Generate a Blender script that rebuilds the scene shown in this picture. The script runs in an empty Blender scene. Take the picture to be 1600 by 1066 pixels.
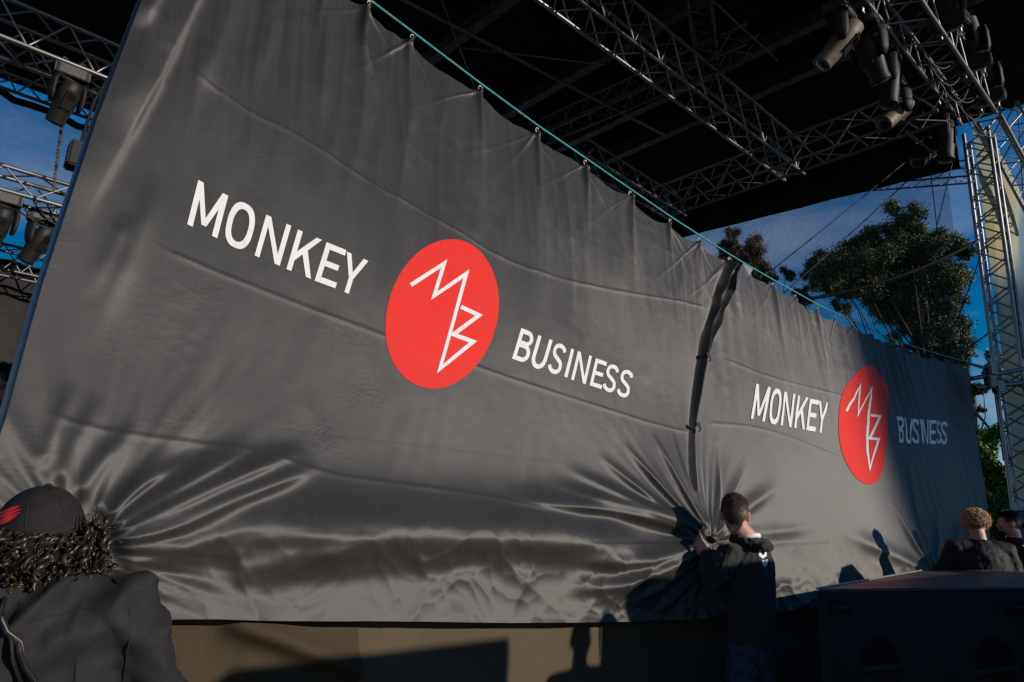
import bpy, bmesh, math, random
import numpy as np
from mathutils import Vector, Matrix

random.seed(7)
rng = np.random.default_rng(11)
S = bpy.context.scene
COL = S.collection

# ------------------------------------------------------------------ camera, sky, sun, exposure
FPX, W2, H2 = 1067.0, 800.0, 533.0
PITCH = math.atan(267 / FPX)
ROLL = math.radians(2.5)
C0 = np.array([0, 0, 1.62])
_F = np.array([0, math.cos(PITCH), math.sin(PITCH)])
_R0 = np.array([1.0, 0, 0])
_U0 = np.array([0, -math.sin(PITCH), math.cos(PITCH)])
_R = math.cos(ROLL) * _R0 + math.sin(ROLL) * _U0
_U = -math.sin(ROLL) * _R0 + math.cos(ROLL) * _U0
cam_data = bpy.data.cameras.new('camera')
cam_data.sensor_width = 36.0
cam_data.lens = FPX / 1600 * 36.0
cam_data.clip_start = 0.05
cam_data.clip_end = 2000
cam = bpy.data.objects.new('camera', cam_data)
COL.objects.link(cam)
cam.matrix_world = Matrix(((_R[0], _U[0], -_F[0], C0[0]), (_R[1], _U[1], -_F[1], C0[1]),
                           (_R[2], _U[2], -_F[2], C0[2]), (0, 0, 0, 1)))
S.camera = cam

SUNV = np.array([0.906, -0.42, 0.285])
SUNV /= np.linalg.norm(SUNV)
sun_el = math.asin(SUNV[2])
sun_az = math.atan2(SUNV[0], SUNV[1])
world = bpy.data.worlds.new('World')
S.world = world
world.use_nodes = True
wn, wl = world.node_tree.nodes, world.node_tree.links
bg = wn['Background']
sky = wn.new('ShaderNodeTexSky')
sky.sky_type = 'NISHITA'
sky.sun_disc = False
sky.sun_elevation = sun_el
sky.sun_rotation = sun_az
sky.air_density = 1.0
sky.dust_density = 0.05
sky.ozone_density = 4.0
tc = wn.new('ShaderNodeTexCoord')
mp = wn.new('ShaderNodeMapping')
mp.inputs['Scale'].default_value = (1.3, 1.3, 4.0)
mp.inputs['Location'].default_value = (0.35, 0.1, 0.2)
nz = wn.new('ShaderNodeTexNoise')
nz.inputs['Scale'].default_value = 1.6
nz.inputs['Detail'].default_value = 7
nz.inputs['Roughness'].default_value = 0.55
rp = wn.new('ShaderNodeValToRGB')
rp.color_ramp.elements[0].position = 0.38
rp.color_ramp.elements[1].position = 0.70
rp.color_ramp.elements[1].color = (0.6, 0.6, 0.6, 1)
mx = wn.new('ShaderNodeMixRGB')
mx.inputs[2].default_value = (6.6, 6.5, 6.8, 1)
wl.new(tc.outputs['Generated'], mp.inputs['Vector'])
wl.new(mp.outputs['Vector'], nz.inputs['Vector'])
wl.new(nz.outputs['Fac'], rp.inputs['Fac'])
sx_ = wn.new('ShaderNodeSeparateXYZ')
mr_ = wn.new('ShaderNodeMapRange')
mr_.inputs[1].default_value = 0.08
mr_.inputs[2].default_value = 0.55
mr_.inputs[3].default_value = 1.7
mr_.inputs[4].default_value = 0.12
mm0 = wn.new('ShaderNodeMath')
mm0.operation = 'MULTIPLY'
wl.new(tc.outputs['Generated'], sx_.inputs[0])
wl.new(sx_.outputs['Z'], mr_.inputs[0])
wl.new(rp.outputs['Color'], mm0.inputs[0])
wl.new(mr_.outputs[0], mm0.inputs[1])
wl.new(mm0.outputs[0], mx.inputs['Fac'])
wl.new(sky.outputs['Color'], mx.inputs[1])
hs = wn.new('ShaderNodeHueSaturation')
hs.inputs['Saturation'].default_value = 1.55
wl.new(mx.outputs['Color'], hs.inputs['Color'])
wl.new(hs.outputs['Color'], bg.inputs['Color'])
bg.inputs['Strength'].default_value = 0.085

sl = bpy.data.lights.new('sun', 'SUN')
sl.energy = 4.1
sl.angle = math.radians(0.7)
sl.color = (1.0, 0.88, 0.76)
so = bpy.data.objects.new('sun', sl)
so.rotation_euler = Vector(SUNV).to_track_quat('Z', 'Y').to_euler()
COL.objects.link(so)
S.view_settings.view_transform = 'Standard'
S.view_settings.look = 'None'
S.view_settings.exposure = 0.0
S.view_settings.gamma = 1.0
S.view_settings.use_curve_mapping = False


# ------------------------------------------------------------------ geometry of the place
def ray(x, y):
    return _F + _R * (x - W2) / FPX - _U * (y - H2) / FPX


def aty(x, y, Y):
    r = ray(x, y)
    return C0 + r * Y / r[1]


def atz(x, y, z):
    r = ray(x, y)
    return C0 + r * (z - C0[2]) / r[2]


AL = math.radians(42)
A = np.array([math.cos(AL), math.sin(AL), 0])      # along the stage front
B = np.array([-math.sin(AL), math.cos(AL), 0])     # into the stage
Z = np.array([0, 0, 1.0])
P0 = aty(1090, 850, 4.75)


def pl(x, y, off=0.0):
    r = ray(x, y)
    Q = P0 + B * off
    return C0 + r * (((Q - C0) @ B) / (r @ B))


def lean(v):
    """the cloth hangs plumb at the top and is drawn out towards the audience low down"""
    return 0.15 * (1.45 - v) + 0.022 * np.maximum(0, 2.9 - v) ** 2 - 0.046


def uv(x, y):
    P = pl(x, y)
    for _ in range(6):
        P = pl(x, y, -lean(P[2]))
    return np.array([(P - P0) @ A, P[2]])


def cp(x, y, out=0.0):
    """point of the hanging cloth (without its folds) under a photo pixel, moved out towards the audience"""
    u, v = uv(x, y)
    P = P0 + A * u - B * (lean(v) + out)
    P[2] = v
    return P


def uvs(pts):
    return np.array([uv(*p) for p in pts])


# ------------------------------------------------------------------ materials
def mat(name, col, rough=0.6, metal=0.0, spec=0.5, noise=None, bump=None, sheen=0.0):
    """noise=(scale, amount, detail) varies the colour; bump=(scale, strength, dist)"""
    m = bpy.data.materials.new(name)
    m.use_nodes = True
    n, l = m.node_tree.nodes, m.node_tree.links
    p = n['Principled BSDF']
    p.inputs['Base Color'].default_value = (*col, 1)
    p.inputs['Roughness'].default_value = rough
    p.inputs['Metallic'].default_value = metal
    p.inputs['Specular IOR Level'].default_value = spec
    if sheen:
        p.inputs['Sheen Weight'].default_value = sheen
    t = n.new('ShaderNodeTexCoord')
    if noise:
        z = n.new('ShaderNodeTexNoise')
        z.inputs['Scale'].default_value = noise[0]
        z.inputs['Detail'].default_value = noise[2] if len(noise) > 2 else 5
        l.new(t.outputs['Object'], z.inputs['Vector'])
        r = n.new('ShaderNodeValToRGB')
        k = noise[1]
        r.color_ramp.elements[0].position = 0.3
        r.color_ramp.elements[1].position = 0.7
        r.color_ramp.elements[0].color = (*[c * (1 - k) for c in col], 1)
        r.color_ramp.elements[1].color = (*[min(1, c * (1 + k)) for c in col], 1)
        l.new(z.outputs['Fac'], r.inputs['Fac'])
        l.new(r.outputs['Color'], p.inputs['Base Color'])
    if bump:
        z = n.new('ShaderNodeTexNoise')
        z.inputs['Scale'].default_value = bump[0]
        z.inputs['Detail'].default_value = 6
        l.new(t.outputs['Object'], z.inputs['Vector'])
        b = n.new('ShaderNodeBump')
        b.inputs['Strength'].default_value = bump[1]
        b.inputs['Distance'].default_value = bump[2]
        l.new(z.outputs['Fac'], b.inputs['Height'])
        l.new(b.outputs['Normal'], p.inputs['Normal'])
    return m


def cloth_mat(name, col, rough, spec, crease=1.0, streak=0.18, aniso=0.3):
    """woven polyester: faint streaks of the weave in the colour, fine creases in the relief"""
    m = bpy.data.materials.new(name)
    m.use_nodes = True
    n, l = m.node_tree.nodes, m.node_tree.links
    p = n['Principled BSDF']
    p.inputs['Roughness'].default_value = rough
    p.inputs['Specular IOR Level'].default_value = spec
    p.inputs['Anisotropic'].default_value = aniso
    tg = n.new('ShaderNodeCombineXYZ')      # the weft runs along the curtain
    tg.inputs[0].default_value, tg.inputs[1].default_value = math.cos(AL), math.sin(AL)
    l.new(tg.outputs[0], p.inputs['Tangent'])
    t = n.new('ShaderNodeTexCoord')
    # rotate the coordinates into the cloth: x along, z up
    mp_ = n.new('ShaderNodeMapping')
    mp_.inputs['Rotation'].default_value = (0, 0, -AL)
    l.new(t.outputs['Object'], mp_.inputs['Vector'])
    ms = n.new('ShaderNodeMapping')
    ms.inputs['Scale'].default_value = (120, 1, 6)
    l.new(mp_.outputs['Vector'], ms.inputs['Vector'])
    z = n.new('ShaderNodeTexNoise')
    z.inputs['Scale'].default_value = 1.0
    z.inputs['Detail'].default_value = 3
    l.new(ms.outputs['Vector'], z.inputs['Vector'])
    z2 = n.new('ShaderNodeTexNoise')
    z2.inputs['Scale'].default_value = 2.3
    z2.inputs['Detail'].default_value = 6
    l.new(mp_.outputs['Vector'], z2.inputs['Vector'])
    ad = n.new('ShaderNodeMath')
    ad.operation = 'MULTIPLY_ADD'
    ad.inputs[1].default_value = 0.55
    l.new(z.outputs['Fac'], ad.inputs[0])
    hm = n.new('ShaderNodeMath')
    hm.operation = 'MULTIPLY'
    hm.inputs[1].default_value = 0.45
    l.new(z2.outputs['Fac'], hm.inputs[0])
    l.new(hm.outputs[0], ad.inputs[2])
    r = n.new('ShaderNodeValToRGB')
    r.color_ramp.elements[0].position = 0.3
    r.color_ramp.elements[1].position = 0.7
    r.color_ramp.elements[0].color = (*[c * (1 - streak) for c in col], 1)
    r.color_ramp.elements[1].color = (*[min(1, c * (1 + streak)) for c in col], 1)
    l.new(ad.outputs[0], r.inputs['Fac'])
    l.new(r.outputs['Color'], p.inputs['Base Color'])
    # creases: ridged noise in two sizes, gated in patches so they do not cover the cloth evenly
    last = None
    mz = n.new('ShaderNodeTexNoise')
    mz.inputs['Scale'].default_value = 2.5
    mz.inputs['Detail'].default_value = 3
    l.new(mp_.outputs['Vector'], mz.inputs['Vector'])
    mxv = n.new('ShaderNodeMixRGB')
    mxv.inputs['Fac'].default_value = 0.14
    l.new(mp_.outputs['Vector'], mxv.inputs[1])
    l.new(mz.outputs['Color'], mxv.inputs[2])
    for sc, st, dist, stretch, rot in ((6.5, 0.20 * crease, 0.014, 1.7, 0.5), (18.0, 0.10 * crease, 0.007, 1.4, -0.6), (38.0, 0.14 * crease, 0.0035, 1.8, 0.2)):
        mo = n.new('ShaderNodeMapping')
        mo.inputs['Scale'].default_value = (sc, 0.01, sc * stretch)
        mo.inputs['Rotation'].default_value = (0, rot, 0)
        l.new(mxv.outputs[0], mo.inputs['Vector'])
        w = n.new('ShaderNodeTexVoronoi')
        w.inputs['Scale'].default_value = 1.0
        l.new(mo.outputs['Vector'], w.inputs['Vector'])
        g = n.new('ShaderNodeTexNoise')
        g.inputs['Scale'].default_value = 1.1 + sc * 0.06
        g.inputs['Detail'].default_value = 3
        l.new(mp_.outputs['Vector'], g.inputs['Vector'])
        gr = n.new('ShaderNodeMapRange')
        gr.inputs[1].default_value = 0.50
        gr.inputs[2].default_value = 0.72
        gr.inputs[3].default_value = 0.06
        l.new(g.outputs['Fac'], gr.inputs[0])
        mu = n.new('ShaderNodeMath')
        mu.operation = 'MULTIPLY'
        l.new(w.outputs['Distance'], mu.inputs[0])
        l.new(gr.outputs[0], mu.inputs[1])
        b = n.new('ShaderNodeBump')
        b.inputs['Strength'].default_value = st
        b.inputs['Distance'].default_value = dist
        l.new(mu.outputs[0], b.inputs['Height'])
        if last:
            l.new(last, b.inputs['Normal'])
        last = b.outputs['Normal']
    wv = n.new('ShaderNodeBump')
    wv.inputs['Strength'].default_value = 0.08
    wv.inputs['Distance'].default_value = 0.004
    l.new(z.outputs['Fac'], wv.inputs['Height'])
    l.new(last, wv.inputs['Normal'])
    l.new(wv.outputs['Normal'], p.inputs['Normal'])
    return m


M = {}
M['cloth'] = cloth_mat('black_polyester', (0.031, 0.0295, 0.028), 0.6, 0.62, aniso=0.84)
M['drape'] = mat('black_molton', (0.028, 0.027, 0.027), 0.95, spec=0.1, noise=(3, 0.2))
M['cloth_back'] = cloth_mat('black_polyester_skylit', (0.05, 0.055, 0.065), 0.5, 0.5)  # turned-back cloth, skylight put into a bluer, paler colour
M['white'] = cloth_mat('white_print', (0.68, 0.68, 0.68), 0.6, 0.2, 0.8, 0.03)
M['red'] = cloth_mat('red_print', (0.66, 0.027, 0.019), 0.6, 0.12, 0.9, 0.06)
M['skirt'] = cloth_mat('brown_scrim', (0.055, 0.042, 0.027), 0.85, 0.15, 0.5, 0.15)
M['skirt2'] = cloth_mat('tan_scrim', (0.088, 0.069, 0.046), 0.85, 0.15, 0.4, 0.13)
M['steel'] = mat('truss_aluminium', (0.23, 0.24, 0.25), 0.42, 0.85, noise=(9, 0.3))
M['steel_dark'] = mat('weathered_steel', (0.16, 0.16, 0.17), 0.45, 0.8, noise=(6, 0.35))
M['black'] = mat('black_plastic', (0.008, 0.008, 0.009), 0.62, spec=0.3, noise=(8, 0.3), bump=(60, 0.15, 0.01))
M['lamp_lit'] = mat('sunlit_lamp_housing', (0.10, 0.08, 0.056), 0.6, noise=(14, 0.35))  # sunlight on a lamp head put into a beige colour
M['lamp_black'] = mat('lamp_housing', (0.011, 0.0105, 0.01), 0.55, spec=0.3, noise=(14, 0.3))
M['vent'] = mat('vent_metal', (0.10, 0.10, 0.098), 0.5, 0.3, noise=(20, 0.25))
M['glass'] = mat('lens_glass', (0.02, 0.025, 0.03), 0.06, spec=0.8)
M['roof'] = mat('black_canopy', (0.014, 0.014, 0.015), 0.95, spec=0.1, noise=(1.2, 0.4))
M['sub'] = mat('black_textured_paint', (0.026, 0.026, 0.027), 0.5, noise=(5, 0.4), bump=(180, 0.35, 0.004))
M['subtop'] = mat('lit_cabinet_paint', (0.075, 0.062, 0.055), 0.42, noise=(3.5, 0.6), bump=(120, 0.25, 0.004))  # grazing sun on the cabinet top put into a paler, warmer colour
M['trim'] = mat('worn_edge_trim', (0.28, 0.28, 0.28), 0.45, 0.5, noise=(30, 0.5))
M['rope'] = mat('teal_rope', (0.025, 0.33, 0.32), 0.75, noise=(70, 0.3))
M['brass'] = mat('hook_metal', (0.42, 0.32, 0.2), 0.35, 0.9)
M['skin'] = mat('skin', (0.48, 0.26, 0.18), 0.5, noise=(18, 0.12), bump=(90, 0.15, 0.003))
M['hoodie'] = mat('black_hoodie', (0.027, 0.026, 0.025), 0.85, spec=0.25, noise=(25, 0.3), bump=(160, 0.3, 0.003), sheen=0.08)
M['trousers'] = mat('navy_work_trousers', (0.05, 0.065, 0.095), 0.85, spec=0.2, noise=(22, 0.3), bump=(150, 0.3, 0.003))
M['jacket'] = mat('charcoal_jacket', (0.017, 0.017, 0.0185), 0.8, spec=0.25, noise=(14, 0.2), bump=(220, 0.3, 0.002))
M['jacket_black'] = mat('black_jacket', (0.018, 0.018, 0.02), 0.7, spec=0.3, noise=(14, 0.3), bump=(90, 0.3, 0.004))
M['cap'] = mat('charcoal_cap', (0.018, 0.0155, 0.0155), 0.85, spec=0.2, noise=(30, 0.2), bump=(300, 0.4, 0.002))
M['cap_red'] = mat('red_embroidery', (0.6, 0.02, 0.02), 0.6)
M['hair_brown'] = mat('brown_hair', (0.095, 0.06, 0.036), 0.5, noise=(40, 0.45))
M['hair_dark'] = mat('dark_brown_hair', (0.020, 0.012, 0.007), 0.4, noise=(30, 0.5))
M['hair_blond'] = mat('blond_hair', (0.55, 0.37, 0.19), 0.5, noise=(60, 0.45))
M['shirt'] = mat('white_shirt', (0.75, 0.76, 0.8), 0.7, noise=(20, 0.06))
M['blue_shirt'] = mat('blue_shirt', (0.12, 0.25, 0.5), 0.7, noise=(20, 0.1))
M['leaf_dark'] = mat('tree_leaf', (0.075, 0.10, 0.035), 0.6, noise=(1.1, 0.45))
M['leaf_rust'] = mat('autumn_leaf', (0.085, 0.05, 0.03), 0.6, noise=(1.1, 0.5))
M['leaf_green'] = mat('bright_leaf', (0.10, 0.19, 0.035), 0.55, noise=(1.3, 0.5))
M['bark'] = mat('bark', (0.07, 0.055, 0.04), 0.9, noise=(6, 0.4), bump=(12, 0.6, 0.05))
M['ground'] = mat('gravel_ground', (0.12, 0.11, 0.095), 0.9, noise=(3, 0.3), bump=(40, 0.4, 0.01))
M['deck'] = mat('stage_deck', (0.03, 0.028, 0.026), 0.7, noise=(4, 0.3))
M['wood'] = mat('dark_case_wood', (0.03, 0.022, 0.017), 0.55, noise=(8, 0.4))
M['cable'] = mat('black_cable', (0.01, 0.01, 0.011), 0.6)
M['cord_yellow'] = mat('yellow_fleck', (0.30, 0.26, 0.16), 0.6)
M['wall'] = mat('occluder_plaster', (0.3, 0.27, 0.23), 0.9, noise=(2, 0.2))
M['pane'] = mat('window_glass', (0.03, 0.035, 0.04), 0.1)
M['gel_red'] = mat('red_strap', (0.5, 0.015, 0.02), 0.6)


def scrim_mat(name, col, keep):
    m = bpy.data.materials.new(name)
    m.use_nodes = True
    n, l = m.node_tree.nodes, m.node_tree.links
    out = n['Material Output']
    p = n['Principled BSDF']
    p.inputs['Base Color'].default_value = (*col, 1)
    p.inputs['Roughness'].default_value = 0.9
    tr = n.new('ShaderNodeBsdfTransparent')
    mix = n.new('ShaderNodeMixShader')
    t = n.new('ShaderNodeTexCoord')
    mpn = n.new('ShaderNodeMapping')
    mpn.inputs['Rotation'].default_value = (0, 0, -AL)
    l.new(t.outputs['Object'], mpn.inputs['Vector'])
    nn = n.new('ShaderNodeTexNoise')
    nn.inputs['Scale'].default_value = 7
    nn.inputs['Detail'].default_value = 5
    l.new(mpn.outputs['Vector'], nn.inputs['Vector'])
    mr = n.new('ShaderNodeMapRange')
    mr.inputs[1].default_value = 0.3
    mr.inputs[2].default_value = 0.7
    mr.inputs[3].default_value = keep - 0.06
    mr.inputs[4].default_value = keep + 0.06
    l.new(nn.outputs['Fac'], mr.inputs[0])
    l.new(mr.outputs[0], mix.inputs['Fac'])
    l.new(tr.outputs[0], mix.inputs[1])
    l.new(p.outputs[0], mix.inputs[2])
    l.new(mix.outputs[0], out.inputs['Surface'])
    return m


M['scrim'] = scrim_mat('mesh_scrim', (0.02, 0.024, 0.032), 0.34)


# ------------------------------------------------------------------ object helpers
def new_mesh(name, verts, faces, m=None, smooth=True):
    me = bpy.data.meshes.new(name)
    me.from_pydata([tuple(map(float, v)) for v in verts], [], [tuple(map(int, f)) for f in faces])
    if m is not None:
        me.materials.append(m)
    if smooth:
        me.polygons.foreach_set('use_smooth', [True] * len(me.polygons))
    me.update()
    return me


def link(name, me, parent=None, mtx=None, label=None, cat=None, group=None, kind=None):
    o = bpy.data.objects.new(name, me)
    COL.objects.link(o)
    if parent is not None:
        o.parent = parent
    if mtx is not None:
        o.matrix_local = mtx
    tag(o, label, cat, group, kind)
    return o


def tag(o, label=None, cat=None, group=None, kind=None):
    for k, v in (('label', label), ('category', cat), ('group', group), ('kind', kind)):
        if v:
            o[k] = v
    return o


def thing(name, loc, label, cat, group=None, rz=0.0):
    o = bpy.data.objects.new(name, None)
    COL.objects.link(o)
    o.location = tuple(map(float, loc))
    o.rotation_euler = (0, 0, rz)
    o.empty_display_size = 0.2
    return tag(o, label, cat, group)


class MB:
    """collects simple solids for ONE mesh"""
    def __init__(self):
        self.v, self.f = [], []

    def add(self, verts, faces):
        k = len(self.v)
        self.v += [np.asarray(p, float) for p in verts]
        self.f += [tuple(i + k for i in f) for f in faces]

    def box(self, c, s, ax=None, ay=None, az=None):
        ax = np.array([1, 0, 0.]) if ax is None else ax
        ay = np.array([0, 1, 0.]) if ay is None else ay
        az = np.array([0, 0, 1.]) if az is None else az
        c = np.asarray(c, float)
        vs = [c + ax * s[0] / 2 * i + ay * s[1] / 2 * j + az * s[2] / 2 * k
              for i in (-1, 1) for j in (-1, 1) for k in (-1, 1)]
        self.add(vs, [(0, 1, 3, 2), (4, 6, 7, 5), (0, 4, 5, 1), (2, 3, 7, 6), (0, 2, 6, 4), (1, 5, 7, 3)])

    def tube(self, pts, rad, n=8, cap=True, flat=1.0):
        pts = [np.asarray(p, float) for p in pts]
        rad = [rad] * len(pts) if np.isscalar(rad) else list(rad)
        k = len(self.v)
        d0 = pts[1] - pts[0]
        up = np.array([0, 0, 1.]) if abs(d0[2]) < 0.9 * np.linalg.norm(d0) else np.array([1., 0, 0])
        s = np.cross(d0, up)
        s /= np.linalg.norm(s)
        for i, p in enumerate(pts):
            d = pts[min(i + 1, len(pts) - 1)] - pts[max(i - 1, 0)]
            d = d / (np.linalg.norm(d) + 1e-9)
            s = s - d * (s @ d)
            s /= np.linalg.norm(s) + 1e-9
            t = np.cross(d, s)
            for j in range(n):
                a = 2 * math.pi * j / n
                self.v.append(p + rad[i] * (math.cos(a) * s + flat * math.sin(a) * t))
        for i in range(len(pts) - 1):
            for j in range(n):
                a, b = k + i * n + j, k + i * n + (j + 1) % n
                self.f.append((a, b, b + n, a + n))
        if cap:
            self.f.append(tuple(k + j for j in reversed(range(n))))
            self.f.append(tuple(k + (len(pts) - 1) * n + j for j in range(n)))

    def loft(self, rings, n=20):
        """rings: (centre, rx, ry) with the ellipse in the xy plane (x, y local)"""
        k = len(self.v)
        for c, rx, ry in rings:
            for j in range(n):
                a = 2 * math.pi * j / n
                self.v.append(np.array([c[0] + rx * math.cos(a), c[1] + ry * math.sin(a), c[2]]))
        for i in range(len(rings) - 1):
            for j in range(n):
                a, b = k + i * n + j, k + i * n + (j + 1) % n
                self.f.append((a, b, b + n, a + n))
        self.f.append(tuple(k + j for j in reversed(range(n))))
        self.f.append(tuple(k + (len(rings) - 1) * n + j for j in range(n)))

    def ell(self, c, r, n=16, m=10, rot=None):
        k = len(self.v)
        c = np.asarray(c, float)
        for i in range(m + 1):
            th = math.pi * i / m
            for j in range(n):
                ph = 2 * math.pi * j / n
                p = np.array([r[0] * math.sin(th) * math.cos(ph), r[1] * math.sin(th) * math.sin(ph), r[2] * math.cos(th)])
                if rot is not None:
                    p = rot @ p
                self.v.append(c + p)
        for i in range(m):
            for j in range(n):
                a, b = k + i * n + j, k + i * n + (j + 1) % n
                self.f.append((a, a + n, b + n, b))

    def mesh(self, name, m=None, smooth=True):
        return new_mesh(name, self.v, self.f, m, smooth)

    def build(self, name, m, parent=None, smooth=False, bevel=0.0, mtx=None, **kw):
        me = self.mesh(name, m, smooth)
        if bevel:
            bm = bmesh.new()
            bm.from_mesh(me)
            bmesh.ops.bevel(bm, geom=[e for e in bm.edges if e.calc_face_angle(0) > 0.5], offset=bevel, segments=2,
                            affect='EDGES', clamp_overlap=True)
            bm.to_mesh(me)
            bm.free()
        return link(name, me, parent, mtx, **kw)


def local(root, P):
    """world point to the local frame of a thing that is only moved and turned about z"""
    a = -root.rotation_euler[2]
    d = np.asarray(P, float) - np.array(root.location)
    return np.array([math.cos(a) * d[0] - math.sin(a) * d[1], math.sin(a) * d[0] + math.cos(a) * d[1], d[2]])


_cyl = {}


def unit_cyl(m, n=8):
    key = (m.name, n)
    if key not in _cyl:
        b = MB()
        b.tube([(0, 0, 0), (0, 0, 1)], 1.0, n)
        me = b.mesh('tube', m, True)
        for p in me.polygons:
            p.use_smooth = len(p.vertices) == 4
        _cyl[key] = me
    return _cyl[key]


def rod(name, p, q, r, m, parent=None, n=8, **kw):
    p, q = np.asarray(p, float), np.asarray(q, float)
    if parent is not None:
        p, q = local(parent, p), local(parent, q)
    d = Vector(q - p)
    mtx = Matrix.Translation(Vector(p)) @ d.to_track_quat('Z', 'Y').to_matrix().to_4x4() @ Matrix.Diagonal((r, r, d.length, 1))
    return link(name, unit_cyl(m, n), parent, mtx, **kw)


# ------------------------------------------------------------------ noise
_perm = rng.permutation(512)


def _h(ix, iy, s):
    return _perm[(ix + _perm[(iy + s * 37) & 511]) & 511]


_ang = rng.random(512) * 2 * math.pi


def pn(x, y, s=0):
    x, y = np.asarray(x, float), np.asarray(y, float)
    ix, iy = np.floor(x).astype(int), np.floor(y).astype(int)
    fx, fy = x - ix, y - iy
    ux, uy = fx * fx * fx * (fx * (fx * 6 - 15) + 10), fy * fy * fy * (fy * (fy * 6 - 15) + 10)

    def g(i, j):
        a = _ang[_h(ix + i, iy + j, s)]
        return np.cos(a) * (fx - i) + np.sin(a) * (fy - j)
    n0 = g(0, 0) * (1 - ux) + g(1, 0) * ux
    n1 = g(0, 1) * (1 - ux) + g(1, 1) * ux
    return (n0 * (1 - uy) + n1 * uy) * 1.5


def worley(x, y, s=0):
    ix, iy = np.floor(x).astype(int), np.floor(y).astype(int)
    best = np.full(np.shape(x), 9.0)
    for i in (-1, 0, 1):
        for j in (-1, 0, 1):
            k = _h(ix + i, iy + j, s)
            cx, cy = ix + i + (k % 31) / 31.0, iy + j + ((k * 7) % 29) / 29.0
            best = np.minimum(best, (x - cx) ** 2 + (y - cy) ** 2)
    return best


def ridged(x, y, s=0):
    return 1 - np.minimum(1, np.abs(pn(x, y, s)) * 2.2)


# ------------------------------------------------------------------ the big printed curtain: relief of the cloth
def smooth01(x):
    x = np.clip(x, 0, 1)
    return x * x * (3 - 2 * x)


ROPE = [(100, -370), (289, -215), (420, -112), (505, -48), (571, 0), (642, 53), (748, 133), (837, 198), (912, 249), (982, 297), (1045, 340), (1090, 369),
        (1141, 401), (1163, 414), (1205, 438), (1240, 457), (1275, 477), (1303, 490), (1330, 502), (1358, 515),
        (1385, 528), (1408, 536), (1432, 544), (1455, 551), (1475, 557), (1495, 562), (1513, 567), (1552, 577)]
ROPE_UV = uvs(ROPE)
HOOKS1 = [(300, -196), (372, -138), (440, -88), (508, -38), (574, 12), (641, 64), (747, 143), (836, 208), (911, 258), (981, 306), (1044, 349), (1089, 378), (1136, 408)]
HOOKS2 = [(1138, 409), (1166, 426), (1205, 447), (1240, 466), (1275, 485), (1303, 498), (1330, 510), (1358, 523), (1385, 535), (1408, 543),
          (1432, 551), (1455, 558), (1475, 564), (1495, 569), (1513, 573)]
HK1, HK2 = uvs(HOOKS1), uvs(HOOKS2)
HAND = uv(1088, 848)
LEFT = uv(120, 860)


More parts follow.
